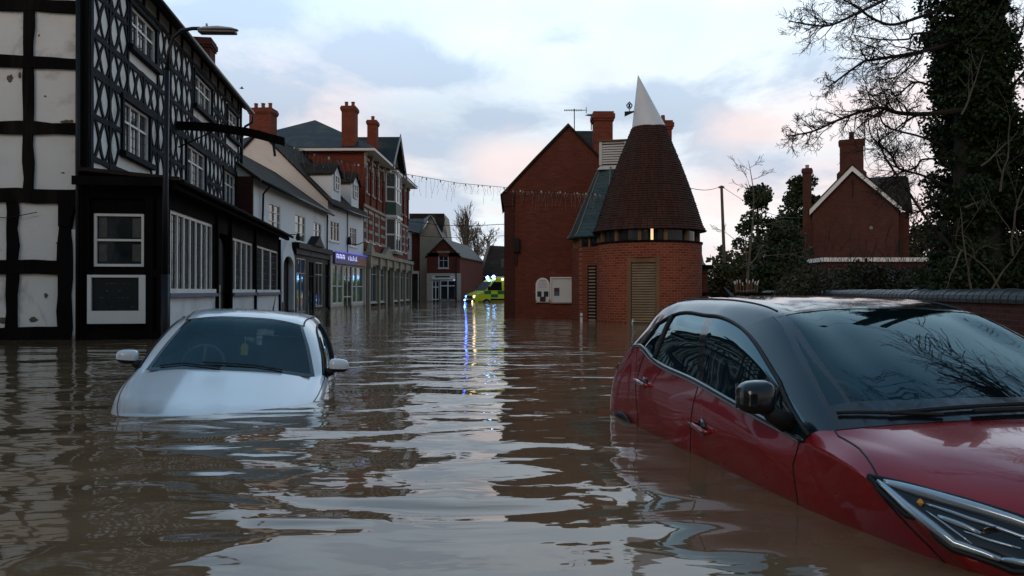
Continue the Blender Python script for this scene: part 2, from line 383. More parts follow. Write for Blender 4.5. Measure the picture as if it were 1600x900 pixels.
def window(parent, M, x0, x1, z0, z1, nx=2, nz=2, fr=.06, bar=.028, rec=.07, fm=None, gm=None, leaded=False, sill=True, rows=None, name='window', out=0.0):
    fm = fm or whitepaint; gm = gm or dark_glass
    m = MB(M); y0, y1 = rec - .05 - out, rec + .02
    for a, b, c, d in ((x0, x0 + fr, z0, z1), (x1 - fr, x1, z0, z1), (x0 + fr, x1 - fr, z1 - fr, z1), (x0 + fr, x1 - fr, z0, z0 + fr)): m.box(a, b, y0, y1, c, d)
    for i in range(1, nx):
        c = x0 + (x1 - x0) * i / nx; m.box(c - bar / 2, c + bar / 2, y0 + .008, y1, z0 + fr, z1 - fr)
    for j in (rows if rows is not None else [k / nz for k in range(1, nz)]):
        c = z0 + (z1 - z0) * j; m.box(x0 + fr, x1 - fr, y0 + .014, y1, c - bar / 2, c + bar / 2)
    f = m.build(name, fm, parent)
    p = MB(M); p.poly([(x0, rec, z0), (x1, rec, z0), (x1, rec, z1), (x0, rec, z1)]); p.build('pane', gm, f)
    if leaded:
        l = MB(M); k = int((x1 - x0) / .16); q = int((z1 - z0) / .19)
        for i in range(1, k): c = x0 + (x1 - x0) * i / k; l.box(c - .006, c + .006, rec - .012, rec - .002, z0, z1)
        for i in range(1, q): c = z0 + (z1 - z0) * i / q; l.box(x0, x1, rec - .013, rec - .003, c - .006, c + .006)
        l.build('leading', lead, f)
    if sill:
        q = MB(M); q.box(x0 - .05, x1 + .05, -.06 - out, rec - .052 - out, z0 - .07, z0 - .003); q.build('sill', fm, f)
    return f
def beam(mb, x0, x1, z0, z1, y0=-.035, y1=.0, jit=.012, axis='x'):
    """hand-hewn timber lying on the wall plane, its edges wandering a little"""
    L = (x1 - x0) if axis == 'x' else (z1 - z0); n = max(2, int(L / .3))
    A, B = [], []
    for i in range(n + 1):
        t = i / n; ja, jb = random.uniform(-jit, jit), random.uniform(-jit, jit)
        if axis == 'x': A.append((x0 + L * t, z0 + ja)); B.append((x0 + L * t, z1 + jb))
        else: A.append((x0 + ja, z0 + L * t)); B.append((x1 + jb, z0 + L * t))
    strip(mb, A, B, y0, y1)
def strip(mb, A, B, y0, y1):
    n = len(A) - 1; vs = []
    for a, b in zip(A, B): vs += [(a[0], y0, a[1]), (b[0], y0, b[1]), (b[0], y1, b[1]), (a[0], y1, a[1])]
    fs = []
    for i in range(n):
        o = 4 * i
        for k in range(4): fs.append((o + k, o + (k + 1) % 4, o + 4 + (k + 1) % 4, o + 4 + k))
    fs += [(0, 1, 2, 3), (4 * n, 4 * n + 3, 4 * n + 2, 4 * n + 1)]
    mb.add(vs, fs)
def chimney(parent, M, cx, cy, a, b, z0, z1, pots=2, mat=None, pr=.09, ph=.32, name='chimney', potm=None, along='x', shoulder=None):
    m = MB(M)
    if shoulder: m.box(cx - a * 1.25, cx + a * 1.25, cy - b * 1.1, cy + b * 1.1, z0, shoulder); m.frustum(cx, cy, shoulder, shoulder + .18, a * 1.25, b * 1.1, a, b); m.box(cx - a, cx + a, cy - b, cy + b, shoulder + .18, z1 - .32)
    else: m.box(cx - a, cx + a, cy - b, cy + b, z0, z1 - .32)
    m.box(cx - a - .04, cx + a + .04, cy - b - .04, cy + b + .04, z1 - .32, z1 - .24)
    m.box(cx - a - .075, cx + a + .075, cy - b - .075, cy + b + .075, z1 - .24, z1 - .08)
    m.box(cx - a - .035, cx + a + .035, cy - b - .035, cy + b + .035, z1 - .08, z1)
    c = m.build(name, mat or br_chim, parent)
    for i in range(pots):
        q = MB(M); t = (i + .5) / pots * 2 - 1
        px, py = (cx + t * a, cy) if along == 'x' else (cx, cy + t * b)
        q.lathe([(pr * 1.1, z1), (pr, z1 + .05), (pr * .9, z1 + ph * .8), (pr * 1.1, z1 + ph * .85), (pr * 1.05, z1 + ph), (pr * .7, z1 + ph), (pr * .6, z1 + ph * .7)], 12, px, py)
        q.build('chimney_pot', potm or pot_m, c, smooth=False)
    return c
# ------------------------------------------------------------------ the flood and the ground
def build_ground():
    m = MB(); m.poly([(-700, -300, -.95), (700, -300, -.95), (700, 1500, -.95), (-700, 1500, -.95)])
    mt = plain('wet_road', (.05, .045, .04), .8, .3, 1)
    tag(m.build('ground', mt), kind='structure')
    m, t, b, o = mat_new('flood_water')
    ob = t.new('ShaderNodeTexCoord').outputs['Object']
    mud = t.noise(t.mapping(ob, scale=(.6, .25, 1)), .7, 4, .6, .5)
    t.l.new(t.mix(mud, (.140, .083, .044), (.185, .115, .064)), b.inputs['Base Color'])
    b.inputs['Roughness'].default_value = .025; b.inputs['IOR'].default_value = 1.5
    # wind ripples, long across the view; calmer in patches
    calm = t.ramp(t.noise(t.mapping(ob, loc=(3, 5, 0), scale=(.22, .10, 1)), 1, 2, .5), [(.32, .35), (.62, 1)])
    s = t.new('ShaderNodeSeparateXYZ'); t.l.new(ob, s.inputs[0])
    left = t.ramp(t.math('MULTIPLY_ADD', s.outputs[0], .125, .5), [(.0, .55), (.30, .65), (.44, 1), (.60, 1), (.72, .7), (1, .5)])
    r1 = t.mapping(ob, rot=(0, 0, math.radians(-7)), scale=(.62, 1.25, 1))
    r2 = t.mapping(ob, loc=(4, 2, 0), rot=(0, 0, math.radians(8)), scale=(2.1, 4.2, 1))
    r3 = t.mapping(ob, loc=(1, 7, 0), rot=(0, 0, math.radians(-3)), scale=(5.5, 13, 1))
    h1 = t.noise(r1, 1.0, 1.2, .35, 1.1); h2 = t.noise(r2, 1.0, 2, .45, .8); h3 = t.noise(r3, 1.0, 2, .5, .4)
    h = t.math('ADD', t.math('MULTIPLY', h1, .130), t.math('MULTIPLY', t.math('MULTIPLY', h2, .027), t.ramp(t.math('MULTIPLY', s.outputs[1], .05), [(.10, .30), (.45, 1)])))
    far = t.ramp(t.math('MULTIPLY', s.outputs[1], .02), [(.0, .0), (.10, .25), (.24, 1), (1, 1)])
    h = t.math('ADD', h, t.math('MULTIPLY', t.math('MULTIPLY', h3, .0065), far))
    h = t.math('MULTIPLY', t.math('MULTIPLY', h, calm), left)
    bump(t, b, h, 1.0, 1.0)
    q = MB(); q.poly([(-700, -300, 0), (700, -300, 0), (700, 1500, 0), (-700, 1500, 0)])
    tag(q.build('flood_water', m), kind='structure')
build_ground()

# ------------------------------------------------------------------ the half-timbered inn on the left
def build_inn():
    ang = math.atan2(.9895, -.1445)
    U = Fr(-7.96, 14.4, ang)                                   # upper street front
    n = (-math.sin(ang), math.cos(ang))
    W9 = 9.0
    G = Fr(U.ox + W9 * n[0], U.oy + W9 * n[1], ang - PI / 2)    # wall towards the camera, x to the right
    Lw = Fr(U.ox - 1.38 * n[0], U.oy - 1.38 * n[1], ang)        # ground floor front, standing forward
    root = thing('timber_framed_inn', 'big black and white timber-framed inn with lattice upper floors and dark ground floor bay', 'building', U.M)
    MU, MG, ML = Matrix(), rel(U, G), rel(U, Lw)
    Lh = 13.95; EV = 7.72; RZ = EV + 4.5 * math.tan(math.radians(33))
    # walls
    m = MB(MU)
    wins = [(U.x(190), U.x(231), 3.85, 4.95), (U.x(290), U.x(319), 3.85, 4.95), (U.x(348), U.x(366), 3.85, 4.95),
            (U.x(201), U.x(241), 6.22, 7.12), (U.x(302), U.x(329), 6.22, 7.12), (U.x(354), U.x(369), 6.22, 7.12)]
    wall(m, 0, Lh, 2.6, EV, wins)
    m.M = MG; wall(m, 0, W9, -1, EV)
    m.poly([(0, 0, EV), (W9, 0, EV), (W9 / 2, 0, RZ)])
    m.M = MU; m.poly([(Lh, 0, -1), (Lh, W9, -1), (Lh, W9, EV), (Lh, W9 / 2, RZ), (Lh, 0, EV)]); m.poly([(0, W9, -1), (0, W9, EV), (Lh, W9, EV), (Lh, W9, -1)])
    m.build('wall', plaster, root)
    # roof: two slabs with eaves, fascia
    r = MB(MU); ov = .30; tp = math.tan(math.radians(33))
    for sgn in (0, 1):
        ye, yr = (-ov, W9 / 2) if sgn == 0 else (W9 + ov, W9 / 2)
        ze = EV - ov * tp
        r.prism([(-.35, ye, ze), (Lh + .45, ye, ze), (Lh + .45, yr, RZ + .02), (-.35, yr, RZ + .02)], (0, 0, .13))
    rf = r.build('roof', tile_x, root)
    chimney(rf, MU, 11.6, .8, .36, .36, 8.0, 9.32, 0, mat=br_dark)
    gt = MB(MU); gt.tube([(-.35, -ov - .05, EV - ov * tp + .03), (Lh + .5, -ov - .05, EV - ov * tp + .03)], .07, 8)
    gt.tube([(Lh + .42, -ov - .05, 7.42), (Lh + .42, -ov - .03, 7.2), (Lh + .3, -.1, 7.02), (Lh + .3, -.06, 6.9), (Lh - .05, -.06, 6.5), (Lh - .05, -.06, 3.2)], .045, 8)
    gt.build('gutter', metal_dark, root, smooth=True)
    # lattice framing of the street front
    t = MB(MU); rails = [3.1, 3.42, 4.25, 5.08, 5.8, 6.6, 7.36]
    def clear(x0, x1, z0, z1): return not any(x1 > w_[0] - .04 and x0 < w_[1] + .04 and z1 > w_[2] - .04 and z0 < w_[3] + .04 for w_ in wins)
    def seg(x0, x1, zz, hh):
        cuts = sorted([(w_[0] - .1, w_[1] + .1) for w_ in wins if w_[2] - .1 < zz < w_[3] + .1])
        a = x0
        for c0, c1 in cuts:
            if c0 > a: beam(t, a, c0, zz - hh, zz + hh, -.036, 0)
            a = max(a, c1)
        if a < x1: beam(t, a, x1, zz - hh, zz + hh, -.036, 0)
    for i, zz in enumerate(rails): seg(0, Lh, zz, .08 if i in (3,) else .052)
    ncell = 27; cw = Lh / ncell
    zs = rails[1:] + [EV - .1]
    zs = [zs[0], zs[1], zs[2], 5.8, 6.6, 7.36]
    for k in range(ncell + 1):
        x = k * cw
        for a, b in zip([3.1] + zs, zs + [EV]):
            if k % 2 == 0 and clear(x - .04, x + .04, a, b): beam(t, x - .045, x + .045, a, b, -.042, 0, axis='z', jit=.008)
    # lozenge braces: four bowed arms to a cell
    for k in range(ncell):
        xa, xb = k * cw, (k + 1) * cw; xm = (xa + xb) / 2
        for za, zb in zip(zs[:-1], zs[1:]):
            if not clear(xa + .05, xb - .05, za, zb): continue
            zm = (za + zb) / 2
            for sx in (-1, 1):
                for sz in (-1, 1):
                    A, B = [], []
                    hw = .042 * random.uniform(.75, 1.3); bow = random.uniform(.06, .19)
                    for i in range(7):
                        u = i / 6
                        cx = xm + sx * (cw / 2) * (u + bow * math.sin(PI * u)); cz = zm + sz * (zb - za) / 2 * (1 - u)
                        A.append((cx - hw, cz)); B.append((cx + hw, cz))
                    strip(t, A, B, -.030, 0)
    beam(t, 0, .14, 2.9, EV, -.055, 0, axis='z'); beam(t, Lh - .14, Lh, 2.9, EV, -.055, 0, axis='z')
    for w_ in wins:
        a, b, c, d = w_
        for q in ((a - .1, a, c - .1, d + .1), (b, b + .1, c - .1, d + .1)): beam(t, q[0], q[1], q[2], q[3], -.06, 0, axis='z', jit=.004)
        beam(t, a - .16, b + .16, d, d + .1, -.08, 0, jit=.004); beam(t, a - .16, b + .16, c - .12, c, -.14, 0, jit=.004)
    t.build('timber_lattice', bluewood, root)
    for w_ in wins:
        window(root, MU, *w_, nx=3, nz=2, rows=[.62], fr=.055, bar=.05, leaded=True, sill=False, gm=grey_glass, rec=.06)
    # end wall framing
    e = MB(MG); X0 = G.x(0)
    zr = [(G.z(y, W9 - 1), h) for y, h in ((-180, .1), (-80, .12), (8, .12), (97, .1), (200, .11), (306, .13), (418, .13), (521, .12))]
    for zc, h in zr: beam(e, 0, W9, zc - h, zc + h, -.06, 0, jit=.02)
    zf = G.z(306, W9 - 1)
    xp = [G.x(45), G.x(45) - 1.15, G.x(45) - 2.3, G.x(45) - 3.4, G.x(45) - 4.6]
    for x in xp: beam(e, x - .085, x + .085, zf, EV + .6, -.055, 0, axis='z', jit=.02)
    for x in [G.x(20), G.x(20) - 1.05, G.x(20) - 2.1, G.x(20) - 3.3]: beam(e, x - .1, x + .1, -1, zf, -.05, 0, axis='z', jit=.025)
    beam(e, W9 - .13, W9 + .03, zf, EV, -.09, .0, axis='z', jit=.015)
    xa = G.x(104); beam(e, xa - .12, xa + .12, -1, zf, -.10, 0, axis='z', jit=.03)
    A = [(xa + .1, 2.1), (xa + .13, 2.3), (xa + .2, 2.5), (xa + .35, 2.72)]; B = [(xa - .1, 2.1), (xa - .1, 2.3), (xa - .1, 2.5), (xa - .1, 2.72)]
    strip(e, B, A, -.13, 0)
    e.box(W9 - .14, W9 - .05, -.13, -.095, 2.6, 7.4)
    e.build('timber_frame', blackwood, root)
    sp = MB(MG); sp.tube([(W9 - .12, -.14, 7.5), (W9 - .12, -.14, 3.1), (W9 - .12, -.13, 2.9), (W9 - .12, -.12, -.5)], .045, 8)
    sp.tube([(0, -.03, 2.45), (W9 - 1.9, -.075, 2.28), (W9 - 1.35, -.075, 2.25), (W9 - .85, -.075, 2.36)], .008, 5)
    sp.build('drainpipe', metal_dark, root, smooth=True)
    random.seed(19)
    pc = MB(MG)
    for px, py, sx, sz in ((14, 122, .075, .09), (30, 118, .03, .07), (72, 462, .045, .07), (106, 190, .14, .05), (52, 500, .10, .06), (5, 500, .09, .08), (70, 150, .03, .02), (90, 380, .04, .03), (98, 270, .04, .02), (60, 55, .02, .03)):
        x, z = G.x(px), G.z(py, G.x(px))
        pc.poly([(x + sx * random.uniform(.55, 1.1) * math.cos(2 * PI * i / 13), -.004, z + sz * random.uniform(.5, 1.1) * math.sin(2 * PI * i / 13)) for i in range(13)])
    pc.split('plaster_patch', plain('bare_patch', (.16, .12, .08), .9, .5, 14), root)
    # ground floor standing forward: front towards the camera (in G) and along the street (in Lw)
    xe = G.x(256); xs = G.x(138)
    fb = MB(MG); d0 = -.02
    wx0, wx1 = G.x(150), G.x(228); wz0, wz1 = G.z(417, wx1), G.z(335, wx1)
    fm_ = MB(MG @ Matrix.Translation((0, -.12, 0)))
    wall(fm_, xs, xe, -1, 2.98, [(wx0, wx1, wz0, wz1)], .1)
    fm_.M = ML
    # street side ground floor openings
    def LX(p): return Lw.x(p)
    g1 = (LX(259), LX(334), .86, 2.5); dr = (LX(338), LX(358), -1, 2.35); g2 = (LX(361), LX(396), .86, 2.35); g3 = (LX(399), LX(436), .86, 2.35)
    wall(fm_, -.12, Lh, .86, 2.98, [g1, dr[:2] + (.86, 2.35), g2, g3], .12)
    fm_.poly([(Lh, 0, -1), (Lh, 1.4, -1), (Lh, 1.4, 2.98), (Lh, 0, 2.98)])
    fm_.build('bay_wall', blackwood, root)
    pl = MB(ML); wall(pl, -.05, dr[0], -1, .855, []); wall(pl, dr[1], Lh, -1, .855, []); pl.split('plinth', plaster_blue, root)
    fr_ = MB(MG)
    for x in (xs, G.x(139), G.x(238), xe): fr_.box(x - .07, x + .07, -.2, -.125, -1, 2.9)
    for z_, h in ((2.75, .12), (wz0 - .13, .07), (-.05, .2)): fr_.box(xs, xe, -.19, -.122, z_ - h, z_ + h)
    fr_.build('bay_frame', blackwood, root, bevel=.01)
    w1 = window(root, MG @ Matrix.Translation((0, -.12, 0)), wx0, wx1, wz0, wz1, 1, 2, fr=.05, bar=.04, rec=.06, sill=False)
    cu = MB(MG)
    for a, b in ((wx0 + .07, wx0 + .22), (wx1 - .22, wx1 - .07)):
        for c, d in ((wz0 + .1, wz0 + .42), (wz0 + .55, wz1 - .08)):
            cu.box(a, b, -.066, -.0635, c, d)
    cu.split('curtain', plain('lace_curtain', (.10, .10, .09), .8, .4, 12), w1)
    bx0, bx1 = G.x(143), G.x(233); bz0, bz1 = G.z(505, bx1), G.z(430, bx1)
    nb = MB(MG); nb.box(bx0, bx1, -.215, -.125, bz0, bz0 + .24)
    for q in ((bx0, bx0 + .07, bz0 + .24, bz1), (bx1 - .12, bx1, bz0 + .24, bz1), (bx0 + .07, bx1 - .12, bz1 - .05, bz1)): nb.box(q[0], q[1], -.215, -.125, q[2], q[3])
    nbo = nb.build('board_surround', whitepaint, root, bevel=.006)
    cb = MB(MG); cb.poly([(bx0 + .07, -.16, bz0 + .24), (bx1 - .12, -.16, bz0 + .24), (bx1 - .12, -.16, bz1 - .05), (bx0 + .07, -.16, bz1 - .05)])
    cb.build('chalkboard', plain('chalkboard', (.012, .017, .018), .35, .5, 7, bmp=0), nbo)
    ch = MB(MG)
    for row, zc in enumerate((bz1 - .16, bz1 - .3, bz1 - .42, bz0 + .32)):
        x = bx0 + .2
        while x < bx1 - .25:
            wd = random.uniform(.02, .07)
            if random.random() < (.75 if row == 0 else .35): ch.box(x, x + wd, -.1645, -.1615, zc - .012, zc + random.uniform(-.004, .012))
            x += wd + random.uniform(.015, .06)
    ch.build('chalk_writing', plain('chalk', (.09, .095, .09), .9, .5, 20), nbo)
    # white strip beside the bay
    wstp = MB(MG); wstp.box(G.x(114), G.x(133), -.075, -.01, -.2, 2.05); wstp.build('white_panel', plaster, root)
    # street windows
    window(root, ML, *g1, nx=8, nz=1, fr=.07, bar=.085, leaded=True, gm=grey_glass, sill=False, rec=.09)
    window(root, ML, *g2, nx=4, nz=1, fr=.07, bar=.10, leaded=True, gm=grey_glass, sill=False, rec=.09)
    window(root, ML, *g3, nx=3, nz=1, fr=.07, bar=.14, leaded=True, gm=grey_glass, sill=False, rec=.09)
    sb = MB(ML)
    for g_ in (g1, g2, g3): sb.box(g_[0] - .05, g_[1] + .05, -.10, -.005, .78, .855)
    sb.split('window_sill', bluesill, root)
    wb = MB(ML)
    for g_ in (g1, g2, g3): wb.box(g_[0] - .04, g_[1] + .04, -.05, -.004, .86, .95)
    wb.split('sill_board', whitepaint, root)
    d = MB(ML); cx = (dr[0] + dr[1]) / 2; hw = (dr[1] - dr[0]) / 2
    pts = [(dr[0] + .04, .1, -1)] + [(cx - (hw - .04) * math.cos(a), .1, 1.6 + .65 * math.sin(a)) for a in [PI * i / 10 for i in range(11)]] + [(dr[1] - .04, .1, -1)]
    d.prism(pts, (0, .04, 0)); dd = d.build('door', blackpaint, root)
    dq = MB(ML); dq.box(dr[0] + .1, cx - .05, .05, .097, -.5, 1.05); dq.build('door_panel', creampaint, dd)
    pt = MB(ML)
    for x in (dr[0] - .05, dr[1] + .05, (g2[1] + g3[0]) / 2, Lh - .08, .02): pt.box(x - .06, x + .06, -.07, -.003, -1, 2.8)
    pt.split('post', blackwood, root)
    # lean-to canopy round the ground floor
    cn = MB(MU)
    y0, y1 = -1.75, 0; z0, z1 = 2.93, 3.10
    segs = 26
    for k in range(segs):
        xa, xb = -.45 + (Lh + .9) * k / segs, -.45 + (Lh + .9) * (k + 1) / segs
        j = random.uniform(-.012, .02)
        cn.prism([(xa, y0, z0 + j), (xb, y0, z0 + j), (xb, y1, z1), (xa, y1, z1)], (0, 0, .07))
    cn.build('canopy_roof', tile_x, root)
    fa = MB(MU); fa.box(-.40, Lh + .3, -1.70, -1.60, 2.80, 2.92); fa.box(-.47, -.41, -1.59, .1, 2.84, 3.0)
    fa.tube([(-.45, -1.80, 2.93), (Lh + .45, -1.80, 2.93)], .05, 8)
    fa.build('canopy_fascia', blackwood, root)
    # great timber bracket over the street
    bx = U.x(275); bz = U.z(197, bx)
    rt = thing('sign_beam', 'long dark timber bracket beam reaching from the inn over the street, carrying the end of the lights', 'beam', U.M @ T(bx, 0, bz))
    m = MB(); pts = [(0, .0, .02), (0, -.9, .0), (0, -1.8, -.10), (0, -2.75, -.33)]
    for k in range(3):
        a, b = pts[k], pts[k + 1]
        m.prism([(-.09, a[1], a[2] - .1), (.09, a[1], a[2] - .1), (.09, a[1], a[2] + .1), (-.09, a[1], a[2] + .1)], (0, b[1] - a[1], b[2] - a[2]))
    m.build('beam', blackwood, rt)
    m = MB(); m.tube([(0, -2.45, -.3), (0, -2.5, -.72)], .035, 6); m.tube([(0, -.05, -.55), (0, -.9, -.12)], .02, 6); m.box(-.03, .03, -1.1, -1.04, -.25, -.1); m.build('hanger', metal_dark, rt)
    return U
U_inn = build_inn()

# ------------------------------------------------------------------ street lamp in front of the inn
def build_lamp():
    Zl = 13.6; x = (258 - 800) / F0 * Zl
    r = thing('street_lamp', 'tall dark street lamp post with a curved arm and pale lantern before the inn', 'street lamp', T(x, Zl, 0))
    h = lambda py: CH + (HZ - py) / F0 * Zl
    dx = lambda px: (px - 258) / F0 * Zl
    m = MB(); m.tube([(0, 0, -.9), (0, 0, 1.2)], .07, 12); m.tube([(0, 0, 1.2), (0, 0, 2.5), (.03, 0, h(110))], [.055, .05, .04], 12)
    arm = [(.03, 0, h(110)), (dx(263), 0, h(80)), (dx(270), 0, h(58)), (dx(283), 0, h(47)), (dx(300), 0, h(44)), (dx(312), 0, h(44))]
    m.tube(arm, .032, 10); m.build('pole', metal_dark, r, smooth=True)
    a, b = dx(309), dx(371); zc = h(46)
    m = MB()
    prof = [(0, .05, .03), (.15, .09, .055), (.5, .11, .07), (.85, .10, .045), (1, .05, .015)]
    rings = []
    for t_, wd, hh in prof:
        xx = a + (b - a) * t_; zz = zc - .01 * t_
        rings.append([(xx, wd * math.cos(q), zz + (hh * math.sin(q) if math.sin(q) > 0 else 0)) for q in [PI * i / 8 for i in range(9)]])
    vs = [p for r_ in rings for p in r_]; fs = []
    for i in range(4):
        for k in range(9): fs.append((i * 9 + k, i * 9 + (k + 1) % 9, (i + 1) * 9 + (k + 1) % 9, (i + 1) * 9 + k))
    fs += [tuple(range(9)), tuple(range(36, 45))[::-1]]
    m.add(vs, fs); m.lathe([(.02, zc + .07), (.02, zc + .11)], 8, a + .15, 0)
    m.build('lantern', lamp_shell, r, smooth=True)
    m = MB(); m.prism([(a + .02, -.09, zc - .012), (b - .03, -.08, zc - .02), (b - .03, .08, zc - .02), (a + .02, .09, zc - .012)], (0, 0, -.055)); m.build('lens', lamp_lens, r, bevel=.015)
build_lamp()

# ------------------------------------------------------------------ the white shops
def gable_house(root, M, L, D, z0, ev, rz, wallm, roofm, ov=.3, th=.12, ops=(), ov_end=.15, name='roof', sideops=()):
    """front at y=0 (x 0..L), ridge along x, depth D"""
    m = MB(M); wall(m, 0, L, z0, ev, ops)
    m.poly([(0, 0, z0), (0, 0, ev), (0, D / 2, rz), (0, D, ev), (0, D, z0)]); m.poly([(L, 0, z0), (L, D, z0), (L, D, ev), (L, D / 2, rz), (L, 0, ev)])
    m.poly([(0, D, z0), (0, D, ev), (L, D, ev), (L, D, z0)])
    wl = m.build('wall', wallm, root)
    sl_ = (rz - ev) / (D / 2); r = MB(M)
    for ye in (-ov, D + ov):
        r.prism([(-ov_end, ye, ev - ov * sl_ + .02), (L + ov_end, ye, ev - ov * sl_ + .02), (L + ov_end, D / 2, rz + .02), (-ov_end, D / 2, rz + .02)], (0, 0, th))
    return wl, r.build(name, roofm, root)

def build_white_row():
    # A: low white building with black shopfront
    A = fr2(-9.28, 27.5, -9.55, 39.5); L = 12.0
    root = thing('white_shop', 'long low white rendered building with brown roof and black shopfronts, next beyond the inn', 'building', A.M)
    I = Matrix()
    wins = [(A.x(420), A.x(438), A.z(360, A.x(428)), A.z(318, A.x(428))), (A.x(461), A.x(477), A.z(378, A.x(468)), A.z(335, A.x(468))), (A.x(490), A.x(502), A.z(388, A.x(496)), A.z(347, A.x(496)))]
    sx0 = A.x(437)
    door = (A.x(438), A.x(455), -1, 2.4)
    _, rf = gable_house(root, I, L, 5.3, -1, 5.0, 6.9, plaster_blue, tile_x, ov=.3, ops=wins + [door])
    for w_ in wins: window(root, I, *w_, nx=2, nz=3, fr=.06, rec=.07, gm=grey_glass)
    m = MB(); m.tube([(0, -.36, 4.82), (L + .1, -.36, 4.82)], .06, 8); m.tube([(.9, -.36, 4.8), (.9, -.1, 4.5), (.9, -.06, 2.9)], .04, 8); m.tube([(L - .2, -.1, 4.8), (L - .2, -.08, 2.9)], .04, 8)
    m.build('gutter', metal_dark, root, smooth=True)
    # red brick end wall just behind the inn's far corner
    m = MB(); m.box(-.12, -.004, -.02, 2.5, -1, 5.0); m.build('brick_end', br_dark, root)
    # arched white doorway
    m = MB(); cx = (door[0] + door[1]) / 2; hw = (door[1] - door[0]) / 2
    out = [(door[0] - .12, -.1), (door[0] - .12, 2.2)] + [(cx - (hw + .12) * math.cos(a), 2.2 + .5 * math.sin(a) + (.45 * math.exp(-((a - PI / 2) / .45) ** 2))) for a in [PI * i / 14 for i in range(1, 14)]] + [(door[1] + .12, 2.2), (door[1] + .12, -.1)]
    inn = [(door[0] + .02, -.1), (door[0] + .02, 1.9)] + [(cx - (hw - .02) * math.cos(a), 1.9 + .45 * math.sin(a)) for a in [PI * i / 14 for i in range(1, 14)]] + [(door[1] - .02, 1.9), (door[1] - .02, -.1)]
    strip(m, out, inn, -.12, 0); m.build('door_surround', plaster_blue, root)
    m = MB(); m.poly([(door[0], .115, -1), (door[1], .115, -1), (door[1], .115, 2.4), (door[0], .115, 2.4)]); m.build('door', blackpaint, root)  # flat black sheet stands in for the dark passage behind the arch
    # black shopfronts
    s0, s1 = A.x(457), L
    m = MB(); ops = [(A.x(460), A.x(474), 0, 2.35), (A.x(479), A.x(487), -.2, 2.3), (A.x(490), A.x(501), .15, 2.3), (A.x(505), A.x(516), 0, 2.3)]
    m.M = Matrix.Translation((0, -.1, 0)); wall(m, s0, s1, -1, 2.75, ops, .1)
    m.M = None; m.box(s0 - .1, s1 + .1, -.32, -.002, 2.76, 3.0); m.box(s0 - .1, s1 + .1, -.2, -.003, 2.5, 2.757)
    sh = m.build('shopfront', blackpaint, root)
    for i, o in enumerate(ops):
        window(root, Matrix.Translation((0, -.1, 0)), *o, nx=2, nz=1, rows=[.72], fr=.05, bar=.04, fm=creampaint if i in (0, 2) else blackpaint, gm=[blue_reflect_glass, dark_glass, dark_glass, dark_glass][i], rec=.06, sill=False, name='shop_window')
    cx = A.x(486); m = MB(); m.prism([(cx - 1.0, -.42, 3.0), (cx + 1.0, -.42, 3.0), (cx, -.42, 3.5)], (0, .41, 0)); m.build('pediment', blackpaint, root)
    m = MB(); random.seed(11); x = A.x(459)
    for a, b in ((A.x(461), A.x(474)), (A.x(480), A.x(505))):
        x = a
        while x < b: m.box(x, x + .09, -.204, -.2, 2.54, 2.54 + random.choice((.12, .15, .15))); x += .2
    m.build('sign_lettering', plain('faded_letters', (.11, .11, .10), .7, .3, 9), root)
    m = MB(); m.tube([(A.x(447), -.1, 3.25), (A.x(447), -.55, 3.25)], .02, 6); m.lathe([(.05, 3.0), (.1, 3.05), (.11, 3.15), (.05, 3.3)], 10, A.x(447), -.5); m.build('wall_lamp', metal_dark, root)

    # B: white gabled building with dormers and the lit shop
    Bf = fr2(-9.50, 39.62, -8.93, 46.1); L = math.hypot(.57, 6.48)
    root = thing('white_dormer_shop', 'white rendered gabled shop with two dormers and a purple lit fascia over cream shopfront', 'building', Bf.M)
    wins = [(Bf.x(515), Bf.x(530), Bf.z(377, 1.0), Bf.z(345, 1.0)), (Bf.x(546), Bf.x(557), Bf.z(385, 4.3), Bf.z(355, 4.3))]
    wl, rf = gable_house(root, I, L, 7.3, -1, 5.55, 9.15, plaster_blue, tile_x, ov=.28, ops=wins)
    # the pale gable towards the camera
    m = MB(); m.poly([(-.015, -.0, 2), (-.015, 0, 5.55), (-.015, 3.65, 9.1), (-.015, 7.3, 5.55), (-.015, 7.3, 2)]); m.build('gable_wall', plaster_pink, root)
    m = MB(); m.M = None
    for w_ in wins: window(root, I, *w_, nx=3, nz=2, rows=[.7], fr=.06, rec=.06, gm=dark_glass)
    m.tube([(0, -.33, 5.3), (L, -.33, 5.3)], .06, 8); m.tube([(3.2, -.06, 5.3), (3.2, -.06, 2.9)], .03, 6); m.build('gutter', metal_dark, root, smooth=True)
    chimney(rf, I, .45, 3.65, .42, .58, 8.0, CH + 287 * 40 / 1200, 3, along='y', pr=.1)
    for cx in (1.75, 5.2):
        d = MB(); y0 = .12; w_ = .72; zb, ze, zp = 6.15, 7.15, 7.75
        d.add([(cx - w_, y0, zb - .5), (cx + w_, y0, zb - .5), (cx + w_, y0, ze), (cx, y0, zp), (cx - w_, y0, ze),
               (cx - w_, 3, zb - .5), (cx + w_, 3, zb - .5), (cx + w_, 3, ze), (cx, 3, zp), (cx - w_, 3, ze)],
              [(0, 1, 2, 3, 4), (0, 4, 9, 5), (1, 6, 7, 2)])
        do = d.build('dormer', plaster_blue, rf)
        q = MB()
        for s_ in (-1, 1): q.prism([(cx + s_ * (w_ + .12), y0 - .15, ze - .08), (cx + s_ * (w_ + .12), 3, ze - .08), (cx, 3, zp + .03), (cx, y0 - .15, zp + .03)], (0, 0, .08))
        q.build('dormer_roof', tile_y, do)
        # window in front of dormer
        q = MB(); a, b, c, d_ = cx - .42, cx + .42, 6.3, 7.15
